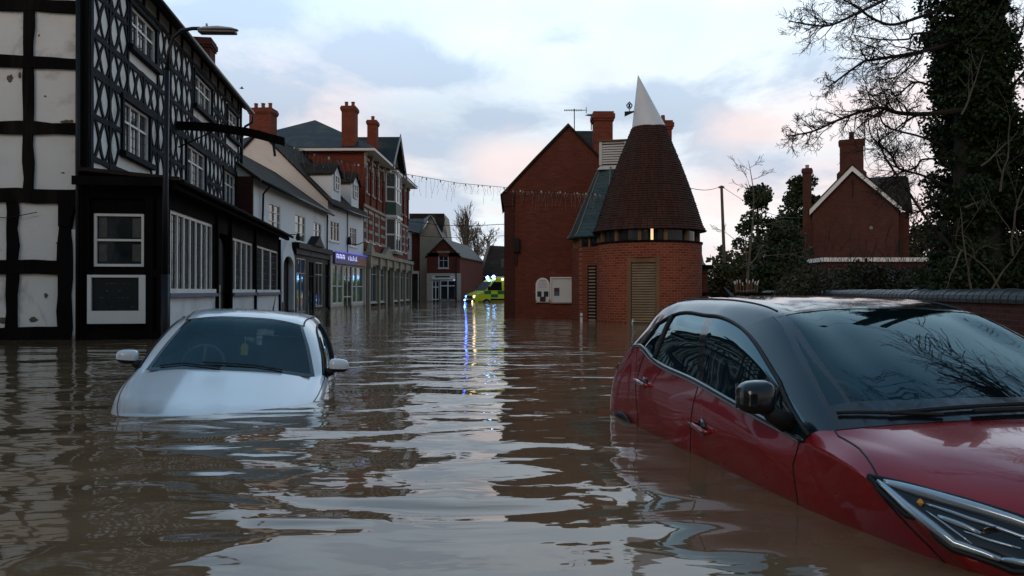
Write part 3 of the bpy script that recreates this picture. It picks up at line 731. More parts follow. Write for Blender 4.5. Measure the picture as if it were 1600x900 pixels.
        for v in ((a, a + .07, c, d_), (b - .07, b, c, d_), (cx - .03, cx + .03, c, d_), (a, b, d_ - .07, d_), (a, b, c, c + .07), (a, b, 6.7, 6.75)): q.box(v[0], v[1], y0 - .06, y0 - .004, v[2], v[3])
        q.build('dormer_window', whitepaint, do)
        q = MB(); q.box(a, b, y0 - .03, y0 - .002, c, d_); q.build('pane', dark_glass, do)
    # shopfront
    m = MB(Matrix.Translation((0, -.1, 0))); ops = [(.45, 1.25, .25, 2.3), (1.35, 2.2, .25, 2.3), (2.35, 3.9, -.8, 2.3), (4.05, 4.75, .25, 2.3), (4.85, 6.2, .25, 2.3)]
    wall(m, 0, L, -1, 2.75, ops, .1); m.M = None; m.box(-.02, .3, -.16, -.101, -1, 2.8); m.box(L - .25, L, -.16, -.101, -1, 2.4)
    m.build('shopfront', creampaint, root)
    goods = pane('lit_shop_glass', (.06, .10, .07), .08, .9, 1.6)
    for i, o in enumerate(ops): window(root, Matrix.Translation((0, -.1, 0)), *o, nx=1 if i != 2 else 2, nz=1, rows=[.45], fr=.045, bar=.04, fm=whitepaint, gm=goods if i != 2 else dark_glass, rec=.06, sill=False, name='shop_window')
    m = MB(); m.box(.3, L - .3, -.28, -.105, 2.36, 2.95); fs_ = m.build('sign_board', plain('purple_sign', (.07, .05, .22), .4, .2, 3), root)
    m = MB(); m.box(4.2, L - .32, -.284, -.281, 2.38, 2.75); m.build('sign_patch', plain('orange_sign_panel', (.30, .10, .04), .5, .2, 3), fs_)
    m = MB(); random.seed(5)
    x = .55
    for k in range(6):
        m.box(x, x + .05, -.292, -.286, 2.62, 2.86)
        if k % 2 == 0: m.box(x + .05, x + .16, -.292, -.286, 2.8, 2.86)
        m.box(x + .05, x + .14, -.292, -.286, 2.68, 2.72); x += .26
    x = 2.6
    for k in range(6): m.box(x, x + .05, -.292, -.286, 2.6, 2.8 + .06 * (k % 2)); m.box(x + .05, x + .13, -.292, -.286, 2.6, 2.65) if k % 3 else None; x += .3
    m.build('sign_lettering', emit('lit_letters', (.5, .55, 1.0), 1.2), fs_)
    m = MB(); m.box(.3, L - .3, -.33, -.285, 2.955, 3.0); m.build('sign_light_strip', emit('blue_strip', (.10, .09, .9), .4), fs_)
    m = MB(); m.tube([(3.3, 0, 3.55), (3.3, -.6, 3.5), (3.3, -.9, 3.62)], .03, 6); m.lathe([(.05, 3.5), (.13, 3.6), (.1, 3.85), (.03, 3.95)], 10, 3.3, -.12); m.build('wall_lamp', metal_dark, root)
build_white_row()

# ------------------------------------------------------------------ red Victorian block
def build_victorian():
    V = fr2(-8.93, 46.2, -8.53, 62.8); L = 16.6
    root = thing('victorian_block', 'tall red brick Victorian block with cream banding, bay window and stone shopfront', 'building', V.M)
    I = Matrix(); EV = 9.3; D = 9.0
    bays = [1.0, 2.9, 4.8, 11.6, 13.5, 15.3]
    wins = [(c - .38, c + .38, z0, z1) for c in bays for z0, z1 in ((3.95, 5.9), (6.95, 8.85))]
    m = MB(); wall(m, 0, L, -1, EV, wins, .14)
    m.poly([(0, 0, -1), (0, 0, EV), (0, D, EV), (0, D, -1)]); m.poly([(L, 0, -1), (L, D, -1), (L, D, EV), (L, 0, EV)]); m.poly([(0, D, -1), (0, D, EV), (L, D, EV), (L, D, -1)])
    m.build('wall', br_vict, root)
    for w_ in wins: window(root, I, *w_, nx=1, nz=2, fr=.10, rec=.1, gm=dark_glass)
    # cream bands and quoins
    m = MB()
    for zz in (3.9, 4.5, 5.1, 5.7, 6.1):
        xs = [0] + sorted([v for c in bays for v in (c - .38, c + .38)]) + [L]
        if zz == 6.1: m.box(0, L, -.05, -.002, 6.02, 6.2); continue
        for i in range(0, len(xs), 2): m.box(xs[i], xs[i + 1], -.03, -.002, zz, zz + .2)
    for c in [0.12, 1.95, 3.85, 5.9, 10.6, 12.55, 14.4, L - .12]:
        m.box(c - .16, c + .16, -.14, -.031, 8.35, 9.15); m.box(c - .22, c + .22, -.2, -.032, 9.1, 9.3)
    for c in (1.0, 2.9, 4.8, 11.6, 13.5, 15.3): m.box(c - .45, c + .45, -.07, -.005, 8.9, 9.08); m.box(c - .45, c + .45, -.09, -.005, 6.82, 6.93)
    m.build('stone_band', stone, root)
    m = MB()
    for c in [0.12, 1.95, 3.85, 5.9, 10.6, 12.55, 14.4, L - .12]: m.box(c - .13, c + .13, -.1, -.004, 6.2, 8.35)
    m.split('pilaster', br_vict, root)
    # eaves
    m = MB(); m.box(-.4, 6.6, -.75, -.001, EV + .003, EV + .16); m.box(10.4, L + .4, -.75, -.001, EV + .003, EV + .16); m.box(-.4, 0, 0, D, EV + .003, EV + .16); m.split('eaves_board', whitepaint, root)
    # hipped slate roof
    m = MB(); a, b, c, d = (-.45, -.8, EV + .17), (L + .45, -.8, EV + .17), (L + .45, D + .5, EV + .17), (-.45, D + .5, EV + .17)
    r0, r1 = (4.8, 4.3, 12.3), (L - 4.8, 4.3, 12.3)
    m.add([a, b, c, d, r0, r1], [(0, 1, 5, 4), (1, 2, 5), (2, 3, 4, 5), (3, 0, 4), (0, 3, 2, 1)]); rf = m.build('roof', slate_x, root)
    m = MB(); cg = 8.5; hw = 2.6
    m.add([(cg - hw, -.75, 9.4), (cg + hw, -.75, 9.4), (cg, -.75, 11.9), (cg - hw, 4.2, 9.4), (cg + hw, 4.2, 9.4), (cg, 4.2, 11.9)], [(0, 2, 5, 3), (1, 4, 5, 2)])
    m.build('gable_roof', slate_y, rf)
    m = MB(); m.prism([(cg - hw + .2, -.35, 9.3), (cg + hw - .2, -.35, 9.3), (cg, -.35, 11.5)], (0, .3, 0)); m.build('gable', plain('gable_panel', (.10, .09, .08), .8), root)
    m = MB()
    for s_ in (-1, 1): strip(m, [(cg + s_ * (hw + .1), 9.25), (cg, 11.85)], [(cg + s_ * (hw + .1), 9.55), (cg, 12.1)], -.82, -.76)
    m.split('bargeboard', greypaint, root)
    chimney(rf, I, .25, .9, .42, .40, 9.2, CH + 288 * 46.4 / 1200, 2, pr=.11, along='y')
    chimney(rf, I, 5.6, .6, .4, .30, 9.6, CH + 265 * 52 / 1200, 1, pr=.12)
    # two storey bay window
    b0, b1 = 7.0, 10.0
    for (z0, z1) in ((3.7, 6.0), (7.1, 9.2)):
        m = MB(); P = [(b0, 0), (b0 + .45, -.65), (b1 - .45, -.65), (b1, 0)]
        for (x0, y0), (x1, y1) in zip(P[:-1], P[1:]):
            LL = math.hypot(x1 - x0, y1 - y0); M = T(x0, y0, 0, math.atan2(y1 - y0, x1 - x0))
            window(root, M, 0, LL, z0, z1, nx=1 if LL < 1 else 2, nz=2, fr=.1, bar=.12, rec=.05, sill=False, name='bay_window')
    def slab(z0, z1, mm, nm, o=0):
        m = MB(); m.prism([(b0 - o, -.002, z0), (b0 + .45 - o, -.65 - o, z0), (b1 - .45 + o, -.65 - o, z0), (b1 + o, -.002, z0)], (0, 0, z1 - z0)); m.build(nm, mm, root)
    slab(6.003, 6.2, whitepaint, 'bay_cornice', .1); slab(6.203, 7.09, greenpanel, 'bay_panel'); slab(9.203, 9.38, whitepaint, 'bay_cornice', .1); slab(3.5, 3.695, stone, 'bay_cornice', .1)
    # stone shopfront
    m = MB(); m.box(-.1, L + .1, -.5, -.004, 3.05, 3.3); m.box(0, L, -.32, -.004, 2.55, 3.047)
    for c in (0.2, 3.2, 5.6, 8.2, 10.8, 13.4, L - .2): m.box(c - .17, c + .17, -.36, -.004, -1, 2.547); m.box(c - .24, c + .24, -.45, -.325, 2.3, 3.0)
    m.prism([(4.6, -.45, 3.303), (7.6, -.45, 3.303), (6.1, -.45, 3.9)], (0, .3, 0)); m.prism([(.0, -.45, 3.303), (1.2, -.45, 3.303), (.6, -.45, 3.8)], (0, .3, 0))
    m.build('stone_shopfront', stone, root)
    Ms = Matrix.Translation((0, -.2, 0))
    for i, (a_, b_) in enumerate(((.4, 3.0), (3.4, 5.4), (5.8, 8.0), (8.4, 10.6), (11.0, 13.2), (13.6, L - .4))):
        if i == 2: window(root, Ms, a_, b_, -.8, 2.54, nx=2, nz=1, fr=.08, gm=dark_glass, fm=stone, rec=.06, sill=False, name='shop_door')
        else: window(root, Ms, a_, b_, .2, 2.54, nx=2, nz=1, rows=[.75], fr=.07, gm=teal_glass, fm=creampaint, rec=.06, sill=True, name='shop_window')
build_victorian()

# ------------------------------------------------------------------ far end of the street
def build_far():
    Zf = 68.0
    P = lambda px, z=Zf: (px - 800) / F0 * z
    H = lambda py, z=Zf: CH + (HZ - py) / F0 * z
    # white and brick house with a grey roof, beige gables
    X0 = P(620)
    root = thing('beige_gabled_house', 'cream rendered gabled house with dark slate roof and brick corner, far end of street', 'building', T(0, Zf, 0))
    m = MB(); m.add([(P(656), 0, -1), (P(690), 0, -1), (P(690), 0, H(372)), (P(673), 0, H(339)), (P(656), 0, H(366)),
                     (P(656), 9, -1), (P(690), 9, -1), (P(690), 9, H(372)), (P(673), 9, H(339)), (P(656), 9, H(366))],
                    [(0, 1, 2, 3, 4), (1, 6, 7, 2), (0, 4, 9, 5)]); m.build('wall', beige, root)
    m = MB(); m.box(P(643), P(656.5), .3, 6, -1, H(364)); m.build('brick_wing', br_far, root)
    m = MB(); m.box(P(600), P(643), -.2, 6, H(410), H(362)); m.box(P(600), P(643), .0, 6, -1, H(410)); m.build('white_wing', plaster_blue, root)
    m = MB(); m.box(P(600), P(644), -.26, -.2, H(412), H(406)); m.build('jetty_beam', blackpaint, root)
    m = MB(); m.prism([(P(600), -.4, H(352)), (P(656.5), -.3, H(367)), (P(673.3), -.3, H(338)), (P(655), 3.5, H(338)), (P(600), 3.5, H(338))], (0, 0, .12))
    m.prism([(P(655), 3.6, H(336)), (P(690), 3.6, H(334)), (P(683), 3.6, H(372)), (P(673.5), 3.6, H(345))], (0, .1, 0))
    m.prism([(P(673), -.1, H(338)), (P(690.5), -.1, H(372)), (P(690.5), 9, H(372)), (P(673), 9, H(338))], (0.02, 0, .1)); m.build('roof', slate_x, root)
    window(root, T(), P(637), P(641), H(392), H(372), 1, 2, rec=-.2, out=.0, sill=False); window(root, T(), P(637), P(641), H(440), H(418), 1, 2, rec=-.0, sill=False)
    m = MB(); m.box(P(633), P(657), -1.2, -.27, H(428), H(424)); m.box(P(655.5), P(657), -1.2, -1.1, -1, H(428)); m.build('porch', whitepaint, root)
    m = MB(); m.box(P(645), P(654), .2, .29, -1, H(436)); m.build('door', greenpanel, root)
    r2 = thing('cream_gable_house', 'narrow cream gable end rising behind the cream house at the far end', 'building', T(0, Zf + 8, 0))
    P2 = lambda px: P(px, Zf + 8); H2 = lambda py: H(py, Zf + 8)
    m = MB(); m.prism([(P2(676), 0, -1), (P2(703), 0, -1), (P2(699), 0, H2(370)), (P2(694), 0, H2(334)), (P2(676), 0, H2(365))], (0, 6, 0)); m.build('wall', beige, r2)
    m = MB(); m.prism([(P2(640), -.3, H2(334)), (P2(694.5), -.3, H2(334)), (P2(689), -.3, H2(372)), (P2(674), -.3, H2(345)), (P2(640), -.3, H2(345))], (0, .25, 0)); m.build('roof', tile_x, r2)
    # small brick shop
    Zs = 66.0; F = Fr(P(667, Zs), Zs, 0)
    r3 = thing('small_brick_shop', 'small red brick gabled shop with white shopfront and one upper window, left of ambulance', 'building', F.M)
    LW = F.x(718.5); D = 4.2; ev = F.z(401, 0); pk = F.z(374, 0)
    wn = (F.x(685), F.x(701), F.z(419, 0), F.z(395, 0)); so = (F.x(675), F.x(712), -.7, F.z(433, 0))
    m = MB(); wall(m, 0, LW, -1, ev, [wn, so], .12); m.poly([(0, 0, ev), (LW, 0, ev), (LW / 2, 0, pk)])
    R = P(755, Zs + 12) - F.ox
    m.add([(LW, 0, -1), (LW, 0, ev), (R, 12, ev), (R, 12, -1)], [(3, 2, 1, 0)]); m.build('wall', br_far, r3)
    m = MB(); dxr = R - LW
    m.prism([(LW / 2, -.2, pk), (LW + .12, -.2, ev - .1), (LW + .12 + dxr, 12, ev - .1), (LW / 2 + dxr, 12, pk)], (0, 0, .1))
    m.prism([(LW / 2, -.2, pk), (-.15, -.2, ev - .12), (-.15 + dxr, 12, ev - .12), (LW / 2 + dxr, 12, pk)], (0, 0, .1)); m.build('roof', slate_y, r3)
    window(r3, T(), *wn, nx=2, nz=2, fr=.07); m = MB(); m.box(wn[0] - .1, wn[1] + .1, -.03, -.003, wn[3] + .003, wn[3] + .15); m.build('lintel', stone, r3)
    m = MB(); m.M = T(0, -.08, 0); wall(m, 0, LW + .1, -1, F.z(427, 0), [(F.x(675), F.x(686), -.4, F.z(439, 0)), (F.x(688), F.x(711), .2, F.z(437, 0))], .08); m.build('shopfront', creampaint, r3)
    m = MB(); m.box(F.x(675), F.x(711), -.14, -.085, F.z(436.5, 0), F.z(431, 0)); sb_ = m.build('sign_board', whitepaint, r3)
    m = MB(); m.box(F.x(680), F.x(703), -.15, -.142, F.z(433.5, 0), F.z(431.3, 0)); m.build('sign_lettering', blackpaint, sb_)
    window(r3, T(0, -.08), F.x(675), F.x(687), -.5, F.z(438, 0), 2, 1, rows=[.3, .75], fr=.09, bar=.09, rec=.05, name='shop_door', sill=False)
    window(r3, T(0, -.08), F.x(688), F.x(712), .15, F.z(438, 0), 2, 1, rows=[.72], fr=.07, bar=.09, rec=.05, name='shop_window', sill=False)
    m = MB(); m.tube([(LW - .3, -.15, -1), (LW - .3, -.15, ev - .1)], .05, 6); m.tube([(LW - .35, -.9, 1.7), (LW - .3, -.15, 1.7)], .05, 6); m.build('drainpipe', metal_dark, r3)
    # dark roofed house
    Zd = 80.0
    r4 = thing('dark_roofed_house', 'low house with a big dark tiled roof and pale parapet, behind the ambulance', 'building', T(0, Zd, 0))
    Q = lambda px: P(px, Zd); K = lambda py: H(py, Zd)
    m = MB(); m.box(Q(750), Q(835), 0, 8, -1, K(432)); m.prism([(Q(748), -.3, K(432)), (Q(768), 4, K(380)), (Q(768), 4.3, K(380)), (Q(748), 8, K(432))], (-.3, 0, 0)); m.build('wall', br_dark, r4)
    m = MB(); m.prism([(Q(748), -.4, K(432)), (Q(840), -.4, K(432)), (Q(840), 4.3, K(386)), (Q(764), 4.3, K(382))], (0, 0, .15)); m.build('roof', tile_x, r4)
    m = MB(); m.prism([(Q(744), -.5, K(440)), (Q(764), -.5, K(379)), (Q(767), -.5, K(379)), (Q(749), -.5, K(440))], (0, .4, 0)); m.build('parapet', greypaint, r4)
    m = MB(); m.box(Q(744), Q(750), -1.2, -.55, K(418), K(400)); m.tube([(Q(752), -1, -1), (Q(752), -1, K(415))], .1, 6); m.build('boiler_flue', greypaint, r4)
    m = MB(); m.box(Q(783), Q(789), -.2, .2, K(418), K(404)); m.build('roof_light', grey_glass, r4)
build_far()
# ------------------------------------------------------------------ brick gabled building
def build_gable():
    Zg = 25.7; Fg = Fr((790 - 800) / F0 * Zg, Zg, 0)
    r = thing('brick_gable_building', 'big plain red brick gable end with one chimney, left of the conical tower', 'building', Fg.M)
    X = Fg.x; H = lambda py: Fg.z(py, 0)
    xl, xr, xp = 0, X(985), X(887.5); ev, pk = H(300), H(196)
    m = MB(); m.prism([(xl, 0, -1), (xr, 0, -1), (xr, 0, ev), (xp, 0, pk), (xl, 0, ev)], (0, 5.2, 0)); m.build('wall', br_red, r)
    m = MB(); m.box(xl - .05, xl + .28, -.05, -.004, -1, H(322)); m.prism([(xl - .16, -.08, H(303)), (xl + .28, -.08, H(303)), (xl + .28, -.08, H(322)), (xl - .05, -.08, H(322))], (0, .3, 0)); m.build('pilaster', br_dark, r)
    m = MB()
    sl = (pk - H(306)) / (xp - X(782))
    for s_ in (-1, 1):
        xe = X(782) if s_ < 0 else 2 * xp - X(782)
        A = [(xe, H(306) - .06), ((xe + xp) / 2 - s_ * .0, (H(306) + pk) / 2 - .02), (xp, pk - .03)]; B = [(a, b + .10) for a, b in A]
        strip(m, A, B, -.09, 5.4)
    rf = m.build('roof', tile_y, r)
    # taller cross roof behind, with the chimney
    m = MB(); y1 = 3.0
    m.prism([(X(894, 3), y1, H(196) * 1.0 + .45), (X(945, 3), y1, H(196) + .45), (X(960, 3), y1 - 1.6, H(240) + .3), (X(885, 3), y1 - 1.6, H(240) + .3)], (0, 2.0, -.1))
    m.build('cross_roof', tile_x, rf)
    yc = 1.2
    chimney(rf, Matrix(), (X(928, yc) + X(955, yc)) / 2, yc, .32, .32, H(260), Fg.z(177, 0, yc), 0, mat=br_chim)
    yc = 2.6
    chimney(rf, Matrix(), X(1041, yc), yc, .16, .25, H(300), Fg.z(190, 0, yc), 0, mat=br_chim)
    m = MB(); m.lathe([(.09, Fg.z(190, 0, yc)), (.07, Fg.z(180, 0, yc))], 10, X(1036, yc), yc); m.build('chimney_pot', pot_m, rf)
    m = MB(); m.box(X(803), X(811), -.16, -.002, H(394), H(372)); m.box(X(805), X(808), -.06, -.002, H(415), H(394)); m.build('flood_light', metal_dark, r)
    # hidden body so the side view is closed
    for i, (px, yy, wz, tilt) in enumerate(((897.5, 1.2, 172, 0), (924, 1.9, 180, .5))):
        a = thing('tv_aerial', ['larger television aerial on thin mast above the brick gable ridge', 'smaller television aerial just left of the brick gable chimney'][i], 'aerial', Fg.M @ T(X(px, yy), yy, 0, tilt))
        zt = Fg.z(wz, 0, yy); k = 1 if i == 0 else .55
        m = MB(); m.tube([(0, 0, Fg.z(203, 0, yy)), (0, 0, zt + .05)], .018, 6); m.build('mast', metal_dark, a)
        m = MB(); m.tube([(-.36 * k, 0, zt), (.44 * k, 0, zt)], .012, 5)
        for q in range(11): x = (-.34 + .06 * q) * k; m.tube([(x, -.14, zt + .0), (x, .14, zt)], .006, 4); m.tube([(x, 0, zt - .035), (x, 0, zt + .035)], .006, 4)
        for q in (-.09, -.05, .05, .09): m.tube([(.42 * k, -.12, zt + q), (.42 * k, .12, zt + q)], .007, 4)
        m.tube([(.42 * k, 0, zt - .1), (.42 * k, 0, zt + .1)], .008, 4); m.build('antenna', metal_dark, a)
    # notice boards
    n1 = thing('arched_notice_board', 'white round-topped notice board with black photographs on the brick gable wall', 'notice board', Fg.M @ T(X(837), -.02, H(473)))
    w_ = X(858.5) - X(837); h_ = H(434) - H(473)
    def arch(ins, zz=0): 
        rr = w_ / 2 - ins; pts = [(ins, 0, ins), (w_ - ins, 0, ins)]
        return pts + [(w_ / 2 + rr * math.cos(a), 0, h_ - .24 + (.24 - ins) * math.sin(a)) for a in [PI * i / 14 for i in range(15)]]
    m = MB(T(0, -.05)); m.prism(arch(0), (0, .06, 0)); m.build('frame', whitepaint, n1)
    m = MB(T(0, -.058)); m.prism(arch(.035), (0, .005, 0)); m.build('panel', board_w, n1)
    m = MB()
    for a, b, c, d in ((.05, .19, .2, .38), (.27, .42, .2, .38), (.14, .33, .04, .2)): m.box(a, b, -.064, -.06, c, d)
    m.build('photograph', photo_d, n1)
    m = MB()
    for k in range(4): m.box(.1, .37, -.063, -.0595, .5 + .05 * k, .508 + .05 * k)
    m.box(.13, .33, -.063, -.0595, .72, .74); m.build('lettering', greypaint, n1)
    n2 = thing('square_notice_board', 'white rectangular notice case with one small poster, beside the arched board', 'notice board', Fg.M @ T(X(859.5), -.02, H(474)))
    w2 = X(903) - X(859.5); h2 = H(433) - H(474)
    m = MB()
    for a, b, c, d in ((0, .04, 0, h2), (w2 - .04, w2, 0, h2), (.04, w2 - .04, 0, .04), (.04, w2 - .04, h2 - .04, h2)): m.box(a, b, -.08, .01, c, d)
    m.build('frame', whitepaint, n2); m = MB(); m.box(.04, w2 - .04, -.03, .008, .04, h2 - .04); m.build('panel', board_w, n2)
    m = MB(); m.box(.13, .31, -.036, -.031, .38, .52); po = m.build('poster', plain('poster_red', (.10, .03, .05), .5, .5, 14), n2)
    m = MB(); m.box(.13, .31, -.036, -.031, .25, .378); m.build('poster_foot', plain('poster_blue', (.06, .16, .22), .5, .5, 14), po)
build_gable()

# ------------------------------------------------------------------ oast-style round tower
def build_oast():
    cx, cy, R = 4.13, 23.2, 1.565
    r = thing('conical_brick_tower', 'round orange brick tower with steep conical tiled roof and white metal cowl', 'tower', T(cx, cy, 0))
    H = lambda py, d=21.7: CH + (HZ - py) / F0 * d
    zt = H(377); ze = H(357)
    # doorway towards the camera
    a0 = math.atan2(-(cy), -(cx)) + math.radians(1)        # direction to the camera
    def A(px): # angle on the cylinder seen at a pixel column
        k = (px - 800) / F0; best = None
        for i in range(2000):
            a = -PI + PI * i / 2000
            x, y = cx + R * math.cos(a), cy + R * math.sin(a)
            if (x * -math.cos(a) + y * -math.sin(a)) < 0: continue
            e = abs(x / y - k)
            if best is None or e < best[0]: best = (e, a)
        return best[1]
    d0, d1 = A(980), A(1031); dz = H(402)
    N = 96; m = MB()
    angs = [d1 + (2 * PI - (d1 - d0)) * i / N for i in range(N + 1)]
    for a, b in zip(angs[:-1], angs[1:]):
        m.poly([(R * math.cos(a), R * math.sin(a), -1), (R * math.cos(b), R * math.sin(b), -1), (R * math.cos(b), R * math.sin(b), zt), (R * math.cos(a), R * math.sin(a), zt)])
    na = 12; ad = [d0 + (d1 - d0) * i / na for i in range(na + 1)]
    for a, b in zip(ad[:-1], ad[1:]):
        m.poly([(R * math.cos(a), R * math.sin(a), dz), (R * math.cos(b), R * math.sin(b), dz), (R * math.cos(b), R * math.sin(b), zt), (R * math.cos(a), R * math.sin(a), zt)])
    Ri = R - .22
    for a in (d0, d1): m.poly([(R * math.cos(a), R * math.sin(a), -1), (Ri * math.cos(a), Ri * math.sin(a), -1), (Ri * math.cos(a), Ri * math.sin(a), dz), (R * math.cos(a), R * math.sin(a), dz)])
    wl = m.build('wall', br_orange, r, smooth=False)
    # soffit of the doorway and door in a flat plane
    p0 = Vector((R * math.cos(d0), R * math.sin(d0), 0)); p1 = Vector((R * math.cos(d1), R * math.sin(d1), 0)); dv = p1 - p0; LW = dv.length
    Md = Matrix.Translation(p0) @ Matrix.Rotation(math.atan2(dv.y, dv.x), 4, 'Z')
    m = MB(Md)
    for a, b, c, d in ((0, .11, -1, dz), (LW - .11, LW, -1, dz), (.11, LW - .11, dz - .14, dz)): m.box(a, b, -.02, .16, c, d)
    m.build('door_frame', wood, r, bevel=.004)
    m = MB(Md); m.box(.115, LW - .115, .07, .1, -1, dz - .145)
    k = 0; z = -.2
    while z < dz - .2:
        m.add([(.13, .015, z), (LW - .13, .015, z), (LW - .13, .07, z + .05), (.13, .07, z + .05), (.13, .03, z - .012), (LW - .13, .03, z - .012), (LW - .13, .085, z + .035), (.13, .085, z + .035)],
              [(0, 1, 2, 3), (4, 7, 6, 5), (0, 4, 5, 1), (1, 5, 6, 2), (2, 6, 7, 3), (3, 7, 4, 0)]); z += .0735
    dr = m.build('door', louvre_m, r)
    m = MB(Md); m.box(.125, .17, -.005, .03, -.02, .12); m.tube([(.147, 0, .05), (.147, -.04, .05), (.24, -.045, .045)], .009, 6); m.build('door_handle', chrome, dr)
    # glazed band with wooden posts
    Rb = R - .12; m = MB(); m.lathe([(Rb, zt), (Rb, ze + .05)], 64, caps=False); m.build('window_band', pane('band_glass', (.02, .022, .025), .1), r)
    lb = MB(); al, ar = A(1017), A(1021.5); lb.poly([((Rb + .004) * math.cos(al), (Rb + .004) * math.sin(al), zt + .03), ((Rb + .004) * math.cos(ar), (Rb + .004) * math.sin(ar), zt + .03), ((Rb + .004) * math.cos(ar), (Rb + .004) * math.sin(ar), ze), ((Rb + .004) * math.cos(al), (Rb + .004) * math.sin(al), ze)])
    lb.build('lit_lamp', emit('warm_tube', (1, .62, .30), 1.0), r)
    m = MB()
    for i in range(13):
        a = 2 * PI * i / 13 + .02; M = Matrix.Rotation(a, 4, 'Z')
        mm = MB(M); mm.box(Rb - .01, Rb + .09, -.05, .05, zt, ze + .06); m.add(mm.v, mm.f)
    m.split('band_post', wood, r)
    m = MB(); m.lathe([(R - .2, zt - .02), (R + .03, zt - .02), (R + .03, zt + .035), (R - .1, zt + .05)], 64, caps=False); m.build('band_sill', blackwood, r)
    # tiled cone in courses
    z0, z1 = H(360, 22.5), CH + (HZ - 199) / F0 * cy; n = 46
    r0, r1 = 1.63, .485; prof = []; fl = [(0, .0)]
    for i in range(n):
        t = i / n; t2 = (i + 1) / n
        def rad(t): return r0 + (r1 - r0) * t + .10 * math.sin(PI * t) * .55 + (.05 * max(0, 1 - t / .05))
        prof += [(rad(t) + .024, z0 + (z1 - z0) * t), (rad(t2) + .004, z0 + (z1 - z0) * t2)]
    N = 90; vs = []; 
    for j, (rr, zz) in enumerate(prof):
        for i in range(N):
            a = 2 * PI * (i + .5 * ((j // 2) % 2)) / N; jit = random.uniform(-.006, .008) if j % 2 == 0 else 0
            vs.append(((rr + jit) * math.cos(a), (rr + jit) * math.sin(a), zz + jit * .8))
    fs = [(k * N + i, k * N + (i + 1) % N, (k + 1) * N + (i + 1) % N, (k + 1) * N + i) for k in range(len(prof) - 1) for i in range(N)]
    m = MB(); m.add(vs, fs); m.lathe([(.2, z0 - .01), (r0 + .07, z0 - .01), (r0 + .075, z0 + .01)], 64, caps=False)
    tl = brick('cone_tiles', (.085, .034, .023), (.040, .021, .017), (.010, .007, .006), 'cyl', R=1.0, bw=.11, bh=.5, rough=.85, msize=.006, stain=.45, bmp=.4, moss=((.05, .038, .026), .7))
    rf = m.build('roof', tl, r)
    # cowl: skewed cone, its back upright
    Nc = 48; zb = z1 - .03; zt_ = CH + (HZ - 117) / F0 * cy; vs = []; tipx = (997 - 1013.5) / F0 * cy
    for j in range(13):
        t = j / 12; rr = .50 * (1 - t) + .006
        for i in range(Nc):
            a = 2 * PI * i / Nc
            x = rr * math.cos(a) + tipx * t; y = rr * math.sin(a)
            vs.append((x, y, zb + (zt_ - zb) * t + (.05 * (1 - t) * math.cos(a) * 1.2)))
    fs = [(k * Nc + i, k * Nc + (i + 1) % Nc, (k + 1) * Nc + (i + 1) % Nc, (k + 1) * Nc + i) for k in range(12) for i in range(Nc)]
    m = MB(); m.add(vs, fs); m.lathe([(.44, zb - .12), (.44, zb + .05)], 32); cw = m.build('cowl', cowlmat, r, smooth=True)
    # vane board with a cut leaf emblem
    vx = lambda px: (px - 1013.5) / F0 * cy; vz = lambda py: CH + (HZ - py) / F0 * cy
    m = MB(); m.prism([(vx(976), -.01, vz(182)), (vx(991), -.01, vz(175)), (vx(991), -.01, vz(173)), (vx(976), -.01, vz(174))], (0, .03, 0))
    c0, h0 = vx(983.5), vz(166); ring = lambda ax, az, n_, ox=0, oz=0: [(c0 + ox + ax * math.cos(2 * PI * i / n_), 0, h0 + oz + az * math.sin(2 * PI * i / n_)) for i in range(n_ + 1)]
    for ax, az, ox, oz in ((.07, .10, 0, .02), (.035, .05, -.05, .03), (.035, .05, .05, .03), (.03, .045, 0, .09), (.04, .03, 0, -.05)): m.tube(ring(ax, az, 10, ox, oz), .011, 4, cap=False)
    m.tube([(c0, 0, vz(178)), (c0, 0, vz(161))], .011, 4); m.build('weather_vane', metal_dark, cw)

    # slated octagonal turret at its left
    ox, oy = (957 - 800) / F0 * 24.7, 24.7; Ra = 1.33
    q = thing('slate_roofed_turret', 'smaller faceted brick turret with blue-grey slate roof and white louvred cupola', 'tower', T(ox, oy, 0))
    Hq = lambda py: CH + (HZ - py) / F0 * 24.0
    a0 = math.radians(22.5 + 8)
    m = MB(); m.lathe([(Ra, -1), (Ra, Hq(386))], 8, a0=a0); m.build('wall', br_adj, q)
    m = MB(); m.lathe([(Ra - .1, Hq(386)), (Ra - .1, Hq(369))], 8, a0=a0, caps=False); m.build('window_band', dark_glass, q)
    m = MB()
    for i in range(24):
        a = a0 + 2 * PI * i / 24; rr = (Ra - .05) * (math.cos(PI / 8) / math.cos(((a - a0) % (PI / 4)) - PI / 8)); mm = MB(Matrix.Rotation(a, 4, 'Z')); mm.box(rr - .07, rr + .0, -.035, .035, Hq(386), Hq(368)); m.add(mm.v, mm.f)
    m.split('band_post', wood, q)
    zc = CH + (HZ - 264) / F0 * oy; m = MB(); m.lathe([(Ra + .12, Hq(371)), (Ra + .14, Hq(369.5)), (Ra + .02, Hq(362)), (.46, zc)], 8, a0=a0); m.build('roof', slate, q)
    hp = MB()
    for i in range(8):
        a = a0 + 2 * PI * i / 8; hp.tube([((Ra + .14) * math.cos(a), (Ra + .14) * math.sin(a), Hq(369)), ((Ra + .03) * math.cos(a), (Ra + .03) * math.sin(a), Hq(361.5)), (.47 * math.cos(a), .47 * math.sin(a), zc)], .022, 5)
    hp.build('hip_flashing', plain('lead_flashing', (.16, .18, .19), .5), q)
    # cupola
    ct = CH + (HZ - 222) / F0 * oy; Mc = Matrix.Rotation(math.radians(-12), 4, 'Z'); hw = .40
    m = MB(Mc); m.frustum(.06, 0, zc - .08, zc + .06, hw + .1, hw + .1, hw, hw)
